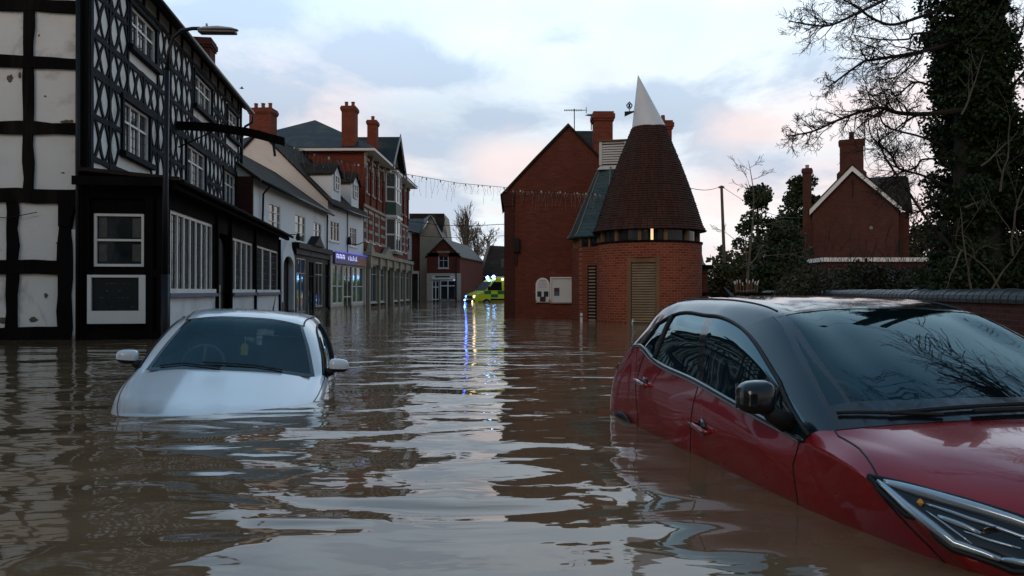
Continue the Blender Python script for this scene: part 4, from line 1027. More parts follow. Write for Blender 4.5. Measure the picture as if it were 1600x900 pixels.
    for sx in (-1, 1):
        for sy in (-1, 1): m.box(.06 + sx * hw - .045, .06 + sx * hw + .045, sy * hw - .045, sy * hw + .045, zc + .06, ct - .06)
    m.box(.06 - hw, .06 + hw, -hw, hw, ct - .12, ct - .05); cp = m.build('cupola', whitewood, q)
    m = MB(Mc); nz = 8
    for i in range(nz):
        z = zc + .1 + (ct - .14 - zc - .1) * i / nz; h = .055
        m.box(.06 - hw + .045, .06 + hw - .045, -hw - .02, -hw + .0, z, z + h); m.box(.06 - hw - .02, .06 - hw, -hw + .045, hw - .045, z, z + h)
        m.box(.06 + hw, .06 + hw + .02, -hw + .045, hw - .045, z, z + h); m.box(.06 - hw + .045, .06 + hw - .045, hw, hw + .02, z, z + h)
    m.build('louvre_slats', whitewood, cp)
    m = MB(Mc); m.box(.06 - hw + .06, .06 + hw - .06, -hw + .06, hw - .06, zc + .06, ct - .06); m.build('cupola_core', blackpaint, cp)
    m = MB(Mc); m.box(.06 - hw - .09, .06 + hw + .09, -hw - .09, hw + .09, ct - .048, ct - .01); m.build('cupola_cap', wood, cp)
    # slit doorway of the turret
    Fq = Fr(ox, oy, 0); m = MB()
    ya = -Ra * math.cos(PI / 8)
    ang = a0 + PI / 4 * 4 + PI / 8   # facet normal
    best = min(range(8), key=lambda i: abs(math.atan2(math.sin(a0 + PI / 4 * i + PI / 8 - math.radians(238)), math.cos(a0 + PI / 4 * i + PI / 8 - math.radians(238)))))
    nn = a0 + PI / 4 * best + PI / 8; Mf = Matrix.Rotation(nn + PI / 2, 4, 'Z') @ Matrix.Translation((0, ya, 0))
    m.M = Mf; m.box(-.18, .16, -.01, .03, -1, Hq(415)); sd = m.build('side_door', blackpaint, q)
    m = MB(Mf)
    for k in range(20): m.box(-.13, .11, -.03, -.012, -.3 + k * .1, -.26 + k * .1)
    m.build('louvre_slats', louvre_m, sd)
    # low flat-roofed wing at the right of the tower
    w_ = thing('flat_roofed_wing', 'low brick wing with a dark flat roof edge, right of the round tower', 'building', T(0, 24.6, 0))
    P = lambda px: (px - 800) / F0 * 24.6; K = lambda py: CH + (HZ - py) / F0 * 24.6
    m = MB(); m.box(P(1060), P(1106), 0, 2.5, -1, K(421)); m.build('wall', br_adj, w_)
    m = MB(); m.box(P(1060), P(1113), -.12, 2.6, K(420), K(414)); m.build('roof_edge', blackwood, w_)
    m = MB(); m.prism([(P(1088), .4, K(414)), (P(1106), .4, K(414)), (P(1094), .4, K(362)), (P(1088), .4, K(362))], (0, .05, 0)); m.build('sheeting', whitewood, w_)
    m = MB(); m.box(P(1086.5), P(1091), -.35, -.12, K(426), K(414)); m.build('floodlight', metal_dark, w_)
build_oast()

def post(name, px, Zp, top, rad, mat, label, cat, group=None):
    r = thing(name, label, cat, T((px - 800) / F0 * Zp, Zp, 0), group)
    m = MB(); z = CH + (HZ - top) / F0 * Zp
    m.lathe([(rad, -.9), (rad, z - .03), (rad * .8, z - .008), (rad * .3, z)], 14); m.build('post', mat, r)
    m = MB(); m.lathe([(rad + .003, z - .13), (rad + .003, z - .08)], 14, caps=False); m.build('band', greypaint, r); return r
post('bollard', 908.5, 22.3, 489, .04, board_w, 'slim white bollard standing in the flood before the turret door', 'bollard')
post('bollard', 436.5, 29.3, 472, .05, greypaint, 'pale grey bollard outside the arched white doorway, left one of the pair', 'bollard', 'bollards along the shopfronts')
post('bollard', 442, 30.3, 472, .05, greypaint, 'pale grey bollard outside the arched white doorway, right one of the pair', 'bollard', 'bollards along the shopfronts')
post('bollard', 481, 32.5, 473, .05, greypaint, 'pale grey bollard alone before the black shopfront above the white car roof', 'bollard', 'bollards along the shopfronts')

# ------------------------------------------------------------------ coping wall, rail, house, pole
def build_right():
    a = (6.55, 9.5); b = (8.95, 27.5); Wf = fr2(b[0], b[1], a[0] - .8, a[1] - 6); L = math.hypot(b[0] - a[0] + .8, b[1] - a[1] + 6)
    r = thing('boundary_wall', 'low red brick boundary wall with rounded blue-brick coping along the right side', 'wall', Wf.M)
    ct = .93
    m = MB(); m.box(0, L, 0, .3, -1, ct - .20); m.build('brickwork', br_wall, r)
    m = MB(); x = 0; random.seed(3)
    while x < L:
        w_ = .205; j = random.uniform(-.010, .010); n = 8
        pr = [(-.04, ct - .197), (-.045, ct - .14)] + [(.15 - .195 * math.cos(PI * i / n), ct - .14 + (.14 + j) * math.sin(PI * i / n)) for i in range(1, n)] + [(.345, ct - .14), (.34, ct - .197)]
        e = .014
        p0 = [(x + e, y, z) for y, z in pr]; m.prism(p0, (w_ - 2 * e, 0, 0))
        x += w_
    m.build('coping', coping_m, r, bevel=.006)
    m = MB(); m.box(0, L, -.02, .32, ct - .199, ct - .16); m.build('mortar_bed', br_dark, r)
    # rail fence before the tower wing
    Zr = 22.8; f = thing('rail_fence', 'dark wooden post and rail fence between round tower and coping wall', 'fence', T((1080 - 800) / F0 * Zr, Zr, 0))
    Lr = (1240 - 1080) / F0 * Zr; zr = CH + (HZ - 457) / F0 * Zr
    m = MB(); m.box(0, Lr, -.04, .04, zr - .09, zr); m.build('rail', blackwood, f); m = MB(); m.box(0, Lr, -.03, .03, zr - .45, zr - .33); m.build('rail', blackwood, f)
    for x in (.1, .62, 1.6, 2.6): m = MB(); m.box(x, x + .12, -.06, .06, -.9, zr - .02); m.build('post', blackwood, f, bevel=.01)
    m = MB(); m.box(.28, .42, .0, .1, -.9, zr - .05); m.build('brick_pier', br_adj, f)
    # house behind
    Zh = 45.0; P = lambda px, z=Zh: (px - 800) / F0 * z; H = lambda py, z=Zh: CH + (HZ - py) / F0 * z
    ox = P(1335); th = math.atan((1335 - 800) / F0)
    h = thing('gabled_brick_house', 'red brick house with white bargeboards on its gable and a stout chimney, behind the wall', 'house', T(ox, Zh, 0, -th))
    X = lambda px, y=0: (px - 1335) / F0 * (Zh + .9 * y) * math.cos(th)
    H = lambda py, y=0: CH + (HZ - py) / F0 * (Zh + .91 * y)
    m = MB(); m.prism([(X(1268), 0, -1), (X(1403), 0, -1), (X(1403), 0, H(328)), (X(1332), 0, H(266)), (X(1268), 0, H(328))], (0, 7, 0)); m.build('wall', br_house, h)
    m = MB(); m.box(X(1398, 3), X(1418, 3), 2.5, 7.5, -1, H(335, 3)); m.build('rear_wing', br_house, h)
    m = MB(); strip(m, [(X(1264), H(334)), (X(1332), H(268))], [(X(1264), H(325)), (X(1332), H(259))], -.35, -.25); strip(m, [(X(1332), H(268)), (X(1407), H(334))], [(X(1332), H(259)), (X(1407), H(327))], -.35, -.251)
    m.split('bargeboard', whitepaint, h)
    m = MB()
    strip(m, [(X(1262), H(327)), (X(1332), H(259.5))], [(X(1262), H(325)), (X(1332), H(257))], -.4, 7); strip(m, [(X(1332), H(259.5)), (X(1409), H(329))], [(X(1332), H(257)), (X(1409), H(326.5))], -.4, 7)
    m.prism([(X(1345, 2.2), 2.2, H(300, 2.2)), (X(1422, 2.2), 2.2, H(338, 2.2)), (X(1415, 5), 5.0, H(281, 5)), (X(1350, 5), 5.0, H(281, 5))], (0, 0, .1))
    m.prism([(X(1422, 2.2), 2.2, H(338, 2.2)), (X(1420, 8), 8, H(338, 8)), (X(1415, 5), 5.0, H(281, 5))], (.1, 0, 0))
    rf = m.build('roof', tile_x, h)
    chimney(rf, Matrix(), X(1331, 1.6), 1.6, .66, .45, H(300), H(219, 1.6), 1, mat=br_house, along='x', shoulder=H(266), pr=.15, ph=.5, potm=br_house)
    m = MB(); m.tube([(X(1414, 5), 5.0, H(282, 5)), (X(1414, 5), 5.0, H(268, 5))], .05, 6); m.build('finial', blackwood, rf)
    c = chimney(h, Matrix(), X(1259), .5, .24, .24, -1, H(257), 1, mat=br_house, pr=.11, ph=.22, name='side_chimney', potm=plain('pale_pot', (.3, .28, .24), .8))
    m = MB(); m.prism([(X(1246), -.2, -1), (X(1268), -.2, -1), (X(1268), -.2, H(340)), (X(1246), -.2, H(362))], (0, 4, 0)); m.build('lean_to', br_dark, h)
    m = MB(); m.lathe([(.05, -.03), (.10, 0), (.05, .03)], 14); vs = [(x + X(1361), z - .03, y + H(357)) for x, y, z in m.v]; m2 = MB(); m2.add(vs, m.f); m2.build('vent', greypaint, h)
    m = MB(); m.tube([(X(1404), -.06, H(400)), (X(1404), -.06, H(376))], .06, 6); m.tube([(X(1333), -.1, H(308)), (X(1333), -.1, H(280))], .03, 6); m.tube([(X(1352), 1.2, H(240)), (X(1352), 1.2, H(185))], .025, 4); m.split('drainpipe', metal_dark, h)
    H = lambda py, z=Zh: CH + (HZ - py) / F0 * z
    g = thing('garage', 'long low outbuilding with white roof edge seen above the hedge', 'building', T(P(1375, 38), 38, 0))
    Q = lambda px: P(px, 38) - P(1375, 38)
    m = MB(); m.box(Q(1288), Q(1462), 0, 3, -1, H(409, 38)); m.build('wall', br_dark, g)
    m = MB(); m.box(Q(1284), Q(1466), -.15, 3, H(409, 38), H(402.5, 38)); m.build('roof_edge', whitepaint, g)
    # utility pole + wire
    Zp = 33; u = thing('utility_pole', 'thin wooden utility pole with a wire, right of the round tower', 'pole', T(P(1136, Zp), Zp, 0))
    m = MB(); m.tube([(0, 0, -1), (P(1127.5, Zp) - P(1136, Zp), 0, H(290, Zp))], [.09, .06], 8); m.build('pole', palebark, u)
    xx = P(1127.5, Zp) - P(1136, Zp); m = MB(); m.box(xx - .12, xx + .12, -.03, .03, H(294, Zp), H(291, Zp)); m.build('crossbar', palebark, u)
    m = MB(); n = 12; A_ = Vector((xx, 0, H(291, Zp))); B_ = Vector((P(1075, 26) - P(1136, Zp), 26 - Zp, H(293, 26)))
    m.tube([tuple(A_.lerp(B_, i / n) - Vector((0, 0, .12 * math.sin(PI * i / n)))) for i in range(n + 1)], .012, 4)
    B2 = Vector((P(1265, 44) - P(1136, Zp), 44 - Zp, H(340, 44))); m.tube([tuple(A_.lerp(B2, i / n) - Vector((0, 0, .5 * math.sin(PI * i / n)))) for i in range(n + 1)], .012, 4)
    m.build('wire', metal_dark, u)
build_right()

# ------------------------------------------------------------------ festive light strings
def build_lights():
    def at(px, py, z): return Vector(((px - 800) / F0 * z, z, CH + (HZ - py) / F0 * z))
    def string(name, label, pts, drop, step, dropmat, seed, rr=.008, group='strings of festive lights'):
        random.seed(seed); base = pts[0]
        r = thing(name, label, 'string lights', Matrix.Translation(base), group)
        P = [p - base for p in pts]; w = MB(); w.tube(P, rr, 5); w.build('cable', metal_dark, r)
        L = [0]
        for a, b in zip(P[:-1], P[1:]): L.append(L[-1] + (b - a).length)
        d = MB(); bl = MB(); s = .1; k = 0
        while s < L[-1]:
            i = max(j for j in range(len(L)) if L[j] <= s); i = min(i, len(P) - 2)
            p = P[i].lerp(P[i + 1], (s - L[i]) / (L[i + 1] - L[i]))
            if drop:
                ln = random.choice((.15, .3, .45, .6)) * drop; q = [p]; 
                for j in range(4): q.append(q[-1] + Vector((random.uniform(-.04, .04), random.uniform(-.03, .03), -ln / 4)))
                d.tube(q, .0035, 3, cap=False)
                for j in q[1:]: d.box(j.x - .006, j.x + .006, j.y - .006, j.y + .006, j.z - .009, j.z + .009)
            if k % 4 == 0: d.box(p.x - .018, p.x + .018, p.y - .018, p.y + .018, p.z - .07, p.z)
            if k % 9 == 3: bl.box(p.x - .022, p.x + .022, p.y - .022, p.y + .022, p.z - .04, p.z + .01)
            s += step * random.uniform(.7, 1.3); k += 1
        d.build('icicle_strands', dropmat, r)
        bl.split('bulb', bulb_m, r)
    sm = plain('strand_wire', (.26, .23, .19), .6, .2, 3); bulb_m = plain('bulb', (.6, .55, .46), .3, .1, 3)
    string('festive_lights', 'string of icicle lights sagging from the inn beam across the street to the brick gable', [at(440, 224, 20.5), at(490, 240, 21.3), at(560, 257, 22.4), at(640, 273, 23.6), at(715, 286, 24.6), at(793, 293, 25.55)], 1, .12, sm, 4)
    string('festive_lights', 'string of icicle lights fixed across the red brick gable wall', [at(797, 297, 25.5), at(860, 299, 25.5), at(900, 301, 25.2), at(935, 303, 23.6), at(962, 303, 23.0)], 1, .075, sm, 9)
    string('festive_lights', 'distant thin string of lights above the small brick shop, upper of two', [at(636, 345, 60), at(690, 352, 60), at(735, 353, 60), at(792, 350, 60)], 1.2, .5, sm, 2, .025)
    string('festive_lights', 'distant thin string of lights above the small brick shop, lower of two', [at(640, 367, 64), at(690, 371, 64), at(740, 371, 64), at(792, 368, 64)], .8, .8, sm, 6, .02)
    p = at(377, 138, 30); b = thing('bird', 'tiny dark bird in flight beside the inn roof', 'bird', Matrix.Translation(p) @ Matrix.Rotation(.5, 4, 'Z'))
    m = MB(); k = .9
    m.tube([(-.09 * k, 0, 0), (-.05 * k, 0, .01), (.02 * k, 0, .012), (.07 * k, 0, .012), (.10 * k, 0, .01)], [.004, .022, .028, .016, .004], 8)
    m.add([(-.03, .01, .01), (.04, .01, .01), (.02, .11, .05), (-.02, .13, .055)], [(0, 1, 2, 3)]); m.add([(-.03, -.01, .01), (.04, -.01, .01), (.02, -.11, .05), (-.02, -.13, .055)], [(0, 3, 2, 1)])
    m.build('body', blackpaint, b, smooth=True)
build_lights()

# ------------------------------------------------------------------ ambulance
def build_ambulance():
    Za = 62.0
    phi = math.radians(28)
    # local x forward (towards left and the camera), y to its left, z up; front corner nearest the camera seen at px 742
    fx, fy = -math.cos(phi), -math.sin(phi)
    nx, ny = -fy, fx                      # its left side (towards the camera)
    nx, ny = (math.sin(phi), -math.cos(phi))
    cxn, cyn = (742 - 800) / F0 * Za, Za  # near front corner
    Wd = 2.0; Ln = 5.9
    ang = math.atan2(fy, fx)
    o = Vector((cxn, cyn)) - Vector((fx, fy)) * Ln - Vector((nx, ny)) * (Wd / 2)
    r = thing('ambulance', 'yellow and green chequered ambulance with blue lights flashing, partly hidden by the brick gable', 'ambulance', T(o.x, o.y, -.45, ang))
    yel = plain('ambulance_yellow', (.62, .68, .03), .35, .05, 2, bmp=0, coat=.5); grn = plain('ambulance_green', (.0, .16, .07), .35, .05, 2, bmp=0, coat=.5)
    sill_m = plain('ambulance_skirt', (.28, .20, .03), .5, .1, 2); red = plain('dark_red_mark', (.12, .02, .02), .5)
    # profile (x,z): back to front
    prof = [(0, .35), (0, 2.42), (.2, 2.52), (3.2, 2.52), (3.9, 2.40), (4.25, 2.15), (4.95, 1.38), (5.65, 1.12), (5.85, .95), (5.9, .55), (5.85, .35)]
    n = len(prof); vs = []; hw = Wd / 2
    for y, k in ((-hw, 1), (hw, 1)):
        for x, z in prof: vs.append((x, y * (1 - .10 * max(0, (z - 1.3) / 1.2)), z))
    fs = [tuple(range(n)), tuple(range(n, 2 * n))[::-1]] + [(i, n + i, n + (i + 1) % n, (i + 1) % n) for i in range(n)]
    m = MB(); m.add(vs, fs); m.build('body', yel, r, bevel=.05)
    def side(pts, mat, name, o=.012, th=.015):
        for s in (-1, 1):
            q = MB(); pp = [(x, s * (hw * (1 - .10 * max(0, (z - 1.3) / 1.2)) + o), z) for x, z in pts]; q.prism(pp, (0, -s * th, 0)); q.build(name, mat, r)
    side([(3.45, 1.42), (4.72, 1.42), (4.18, 2.12), (3.45, 2.12)], dark_glass, 'side_window')
    side([(1.9, 1.42), (3.1, 1.42), (3.1, 2.05), (1.9, 2.05)], dark_glass, 'side_window'); side([(.3, 1.42), (1.5, 1.42), (1.5, 2.05), (.3, 2.05)], dark_glass, 'side_window')
    for k in range(8):
        for j in range(2):
            if (k + j) % 2 == 0: side([(.1 + k * .62, 1.0 + j * .27 - .15), (.1 + (k + 1) * .62, 1.0 + j * .27 - .15), (.1 + (k + 1) * .62, 1.26 + j * .27 - .15), (.1 + k * .62, 1.26 + j * .27 - .15)], grn, 'green_square', .008)
    side([(0.1, .36), (5.6, .36), (5.6, .58), (.1, .58)], sill_m, 'skirt'); side([(.1, .60), (4.5, .60), (4.5, .74), (.1, .74)], blackpaint, 'rub_strip', .02)
    q = MB(); q.add([(4.30, -hw * .84, 2.12), (4.30, hw * .84, 2.12), (4.93, hw * .93, 1.42), (4.93, -hw * .93, 1.42)], [(0, 1, 2, 3)]); 
    q.v = [(x + .02, y, z + .02) for x, y, z in q.v]; q.build('windscreen', pane('ambulance_glass', (.10, .13, .15), .1), r)
    q = MB(); q.box(5.9, 5.93, -.5, .5, .75, .98); q.build('grille', blackpaint, r)
    q = MB(); q.box(5.88, 5.99, -hw + .02, hw - .02, .36, .66); q.build('bumper', blackpaint, r, bevel=.03)
    def lampball(x, y, z, rad, mat, nm):
        q = MB(); q.lathe([(rad * .1, -rad), (rad * .8, -rad * .6), (rad, 0), (rad * .8, rad * .6), (rad * .1, rad)], 10); q.v = [(a + x, b + y, c + z) for a, b, c in q.v]; q.build(nm, mat, r, smooth=True)
    warm = emit('headlamp_glow', (1, .7, .4), 2.6); coolw = emit('white_strobe', (.7, .85, 1), 5); blue = emit('blue_strobe', (.05, .12, 1), 14); blue2 = emit('pale_blue_strobe', (.22, .5, 1), 10)
    lampball(5.86, -hw + .2, .92, .09, blue, 'headlight'); lampball(5.86, hw - .2, .92, .12, warm, 'headlight')
    lampball(5.99, hw - .25, .52, .09, warm, 'fog_light'); lampball(5.99, -hw + .25, .62, .08, blue2, 'fog_light')
    q = MB(); q.box(3.75, 4.0, -.85, .85, 2.44, 2.52); lb = q.build('light_bar', whitepaint, r)
    lampball(3.98, .55, 2.52, .13, emit('bright_blue_strobe', (.2, .45, 1), 35), 'blue_light'); lampball(3.98, -.6, 2.50, .12, MATS['bright_blue_strobe'], 'blue_light'); lampball(3.35, hw - .07, 2.33, .09, coolw, 'blue_light'); lampball(3.8, .1, 2.55, .12, blue, 'blue_light')
    for x in (1.1, 4.85):
        for s in (-1, 1):
            q = MB(); q.lathe([(.2, -.12), (.36, -.11), (.38, 0), (.36, .11), (.2, .12)], 20); q.v = [(a + x, c + s * (hw - .06), b + .36) for a, b, c in q.v]; wh = q.build('wheel', rubber, r)
            q = MB(); q.lathe([(.05, -.13), (.2, -.125), (.2, .125), (.05, .13)], 16); q.v = [(a + x, c + s * (hw - .06), b + .36) for a, b, c in q.v]; q.build('rim', galv, wh)
    for s in (-1, 1): q = MB(); q.box(4.55, 4.75, s * (hw + .08) - .09, s * (hw + .08) + .09, 1.45, 1.75); q.build('mirror', blackpaint, r, bevel=.03)
build_ambulance()
# ------------------------------------------------------------------ cars
def paintm(name, c, metal, rough=.28, coat=1.0, mud=None):
    m, t, b, o = mat_new(name); b.inputs['Specular IOR Level'].default_value = .3
    ob = t.new('ShaderNodeTexCoord').outputs['Object']
    n = t.noise(ob, 3, 4); col = t.mix(n, tuple(x * .93 for x in c), tuple(min(1, x * 1.05) for x in c))
    fl = t.noise(ob, 900, 1); col = t.mix(t.math('MULTIPLY', fl, .12 if max(c) > .02 else 0), col, tuple(min(1, x * 1.6) for x in c))
    s = t.new('ShaderNodeSeparateXYZ'); t.l.new(ob, s.inputs[0])
    # wet silt line just above the water
    line = t.ramp(t.math('ADD', s.outputs[2], t.math('MULTIPLY', t.noise(ob, 6, 4), .05)), [(.02, 1), (.075, 0)])
    col = t.mix(t.math('MULTIPLY', line, .45), col, (.10, .06, .04))
    sp = t.ramp(t.noise(ob, 28, 5, .7), [(.62, 0), (.72, 1)]); col = t.mix(t.math('MULTIPLY', sp, .14 if max(c) > .02 else .03), col, (.22, .17, .13))
    t.l.new(col, b.inputs['Base Color']); b.inputs['Metallic'].default_value = metal
    t.l.new(t.math('MULTIPLY_ADD', n, .1, rough - .05), b.inputs['Roughness'])
    b.inputs['Coat Weight'].default_value = coat; b.inputs['Coat Roughness'].default_value = .03 if c[0] < .4 else .10
    return m
def autoglass(name, tint, refl=1.0, op=.35):
    m = bpy.data.materials.new(name); m.use_nodes = True; t = NT(m.node_tree); t.n.clear()
    o = t.new('ShaderNodeOutputMaterial'); tr = t.new('ShaderNodeBsdfTransparent'); tr.inputs[0].default_value = (*tint, 1)
    gl = t.new('ShaderNodeBsdfGlossy'); gl.inputs[0].default_value = (.72, .94, 1, 1); gl.inputs['Roughness'].default_value = .02
    df = t.new('ShaderNodeBsdfDiffuse'); df.inputs[0].default_value = (.012, .040, .052, 1)
    ob = t.new('ShaderNodeTexCoord').outputs['Object']
    a = t.new('ShaderNodeMixShader'); t.l.new(tr.outputs[0], a.inputs[1]); t.l.new(df.outputs[0], a.inputs[2]); a.inputs[0].default_value = op
    fr = t.new('ShaderNodeFresnel', i_IOR=1.6)
    mx = t.new('ShaderNodeMixShader'); t.l.new(t.math('MULTIPLY', fr.outputs[0], refl, clamp=True), mx.inputs[0]); t.l.new(a.outputs[0], mx.inputs[1]); t.l.new(gl.outputs[0], mx.inputs[2])
    t.l.new(mx.outputs[0], o.inputs[0]); return m

def hchain(P, k, sharp=()):
    """interpolating curve through rows of points P (n,m,3) along axis 0"""
    P = np.asarray(P, float); n = len(P); d = np.linalg.norm(np.diff(P, axis=0), axis=-1, keepdims=True) + 1e-6
    sl = np.diff(P, axis=0) / d; T0 = np.zeros_like(P); T1 = np.zeros_like(P)
    for i in range(n):
        if i == 0: T0[i] = T1[i] = sl[0]
        elif i == n - 1: T0[i] = T1[i] = sl[-1]
        elif i in sharp: T0[i] = sl[i - 1]; T1[i] = sl[i]
        else: T0[i] = T1[i] = (sl[i - 1] * d[i] + sl[i] * d[i - 1]) / (d[i] + d[i - 1])
    out = []
    for i in range(n - 1):
        for j in range(k):
            t = j / k; h00 = 2 * t**3 - 3 * t**2 + 1; h10 = t**3 - 2 * t**2 + t; h01 = -2 * t**3 + 3 * t**2; h11 = t**3 - t**2
            out.append(h00 * P[i] + h10 * d[i] * T1[i] + h01 * P[i + 1] + h11 * d[i] * T0[i + 1])
    out.append(P[-1]); return np.array(out)

class Shell:
    def __init__(s, G, depth, k=8, sharp_st=(), sharp_rows=()):
        G = np.array(G, float); G[:, :, 2] -= depth
        ns, nr, _ = G.shape; full = np.concatenate([G, G[:, -2::-1] * np.array([1, -1, 1])], axis=1)
        s.ns, s.nr, s.k = ns, full.shape[1], k
        A = hchain(full, k, sharp_st); B = hchain(np.swapaxes(A, 0, 1), k, [r for q in sharp_rows for r in (q, s.nr - 1 - q)])
        s.D = np.swapaxes(B, 0, 1)
    def at(s, u, v, off=0.0):
        k = s.k; a = min(max(u * k, 0), s.D.shape[0] - 1.0001); b = min(max(v * k, 0), s.D.shape[1] - 1.0001)
        i, j = int(a), int(b); fa, fb = a - i, b - j; D = s.D
        p = (D[i, j] * (1 - fa) + D[i + 1, j] * fa) * (1 - fb) + (D[i, j + 1] * (1 - fa) + D[i + 1, j + 1] * fa) * fb
        if off:
            du = D[i + 1, j] - D[i, j]; dv = D[i, j + 1] - D[i, j]; n = np.cross(dv, du); L = np.linalg.norm(n)
            if L > 1e-9: n = n / L
            c = p - np.array([1.9, 0, .2])
            if n[1] * p[1] < 0 and abs(p[1]) > .3 and abs(n[1]) > .3: n = -n
            elif abs(n[2]) > .5 and n[2] < 0: n = -n
            elif abs(n[0]) > .7 and n[0] * (p[0] - 2) < 0: n = -n
            p = p + n * off
        return p
    def part(s, name, cells, mat, parent, off=0.0, label=None):
        k = s.k; idx = {}; vs = []; fs = []
        def vid(i, j):
            if (i, j) not in idx: idx[(i, j)] = len(vs); vs.append(s.D[i, j])
            return idx[(i, j)]
        for (ci, cj) in cells:
            for i in range(ci * k, ci * k + k):
                for j in range(cj * k, cj * k + k): fs.append((vid(i, j), vid(i, j + 1), vid(i + 1, j + 1), vid(i + 1, j)))
        o = npmesh(name, np.array(vs), np.array(fs), mat, parent, smooth=True)
        if label: o['label'] = label
        return o
    def path(s, pts, n=10, off=.002):
        out = []
        for (u0, v0), (u1, v1) in zip(pts[:-1], pts[1:]):
            for i in range(n): t = i / n; out.append(tuple(s.at(u0 + (u1 - u0) * t, v0 + (v1 - v0) * t, off)))
        out.append(tuple(s.at(*pts[-1], off))); return out
    def patch(s, name, outline, mat, parent, off=.006, n=12, inset=None):
        """a smooth patch lying on the shell: outline = (top path, bottom path) in (u, v)"""
        top, bot = outline; m = MB()
        def samp(P, t):
            L = [0]
            for a, b in zip(P[:-1], P[1:]): L.append(L[-1] + math.dist(a, b))
            x = t * L[-1]
            for i in range(len(P) - 1):
                if x <= L[i + 1] + 1e-9:
                    f = (x - L[i]) / (L[i + 1] - L[i] + 1e-9); return (P[i][0] + (P[i + 1][0] - P[i][0]) * f, P[i][1] + (P[i + 1][1] - P[i][1]) * f)
            return P[-1]
        N = 28; vs = []; 
        for i in range(N + 1):
            a, b = samp(top, i / N), samp(bot, i / N)
            for j in range(n + 1):
                f = j / n; e = min(f, 1 - f, i / N * 3, (1 - i / N) * 3) ; o = off * min(1, .2 + e * 8)
                vs.append(s.at(a[0] + (b[0] - a[0]) * f, a[1] + (b[1] - a[1]) * f, o))
        fs = [(i * (n + 1) + j, i * (n + 1) + j + 1, (i + 1) * (n + 1) + j + 1, (i + 1) * (n + 1) + j) for i in range(N) for j in range(n)]
        return npmesh(name, np.array(vs), np.array(fs), mat, parent, smooth=True)

def seat(parent, x, y, z0, mat):
    m = MB(); w_ = .24
    def rbox(cx, cz, w, h, t, tilt=0): 
        mm = MB(T(cx, y, 0) @ Matrix.Translation((0, 0, cz)) @ Matrix.Rotation(-tilt, 4, 'Y')); mm.box(-t / 2, t / 2, -w / 2, w / 2, -h / 2, h / 2); m.add(mm.v, mm.f)
    rbox(x, z0 + .05, .48, .55, .14, .25); rbox(x - .12, z0 + .43, .27, .19, .1, .15)
    mm = MB(T(x - .08, y, 0)); 
    for s_ in (-.06, .06): mm.tube([(0, s_, z0 + .25), (-.03, s_, z0 + .38)], .007, 5)
    m.add(mm.v, mm.f); return m.build('seat', mat, parent, bevel=.04)
def steering(parent, x, y, z):
    m = MB(); M = Matrix.Translation((x, y, z)) @ Matrix.Rotation(math.radians(65), 4, 'Y'); R = .185
    ring = [tuple(M @ Vector((R * math.cos(a), R * math.sin(a), 0))) for a in [2 * PI * i / 28 for i in range(29)]]
    m.tube(ring, .016, 8, cap=False)
    for a in (0, PI * .75, -PI * .75): m.tube([tuple(M @ Vector((0, 0, .0))), tuple(M @ Vector((R * math.cos(a + PI), R * math.sin(a + PI), 0)))], .018, 6)
    m.build('steering_wheel', plain('wheel_plastic', (.13, .13, .13), .5), parent, smooth=True)
def mirror(sh, parent, base, tip, side, capm, undm, w=.2, h=.14, d=.13, tilt=0):
    """door mirror: rounded housing on a short stalk"""
    m = MB(); c = Vector(tip); n1, n2 = 14, 10; vs = []; fs = []
    def pt(th, ph):
        x = math.cos(ph) * math.cos(th); y = math.cos(ph) * math.sin(th); z = math.sin(ph)
        f = lambda q, e: math.copysign(abs(q) ** e, q)
        return (c.x + f(x, .8) * d / 2 * (1 if x > 0 else .55), c.y + f(y, .62) * w / 2, c.z + f(z, .7) * h / 2 * (1 - .12 * side * f(y, 1)))
    for i in range(n2 + 1):
        for j in range(n1 * 2): vs.append(pt(2 * PI * j / (2 * n1), -PI / 2 + PI * i / n2))
    K = 2 * n1
    lo = [(i * K + j, i * K + (j + 1) % K, (i + 1) * K + (j + 1) % K, (i + 1) * K + j) for i in range(n2) for j in range(K) if i < 4]
    hi = [(i * K + j, i * K + (j + 1) % K, (i + 1) * K + (j + 1) % K, (i + 1) * K + j) for i in range(n2) for j in range(K) if i >= 4]
    a = MB(); a.add(vs, hi); mo = a.build('mirror', capm, parent, smooth=True)
    a = MB(); a.add(vs, lo); a.build('mirror_base', undm, mo, smooth=True)
    b = Vector(base); a = MB(); a.tube([tuple(b), tuple(b.lerp(c, .5) - Vector((0, 0, .02))), tuple(c - Vector((0, side * w * .3, h * .25)))], [.05, .035, .03], 10)
    a.build('mirror_stalk', undm, mo, smooth=True)
    a = MB(); a.box(c.x - d * .29, c.x - d * .275, c.y - w * .4, c.y + w * .4, c.z - h * .36, c.z + h * .36); a.build('mirror_glass', chrome, mo)
    return mo

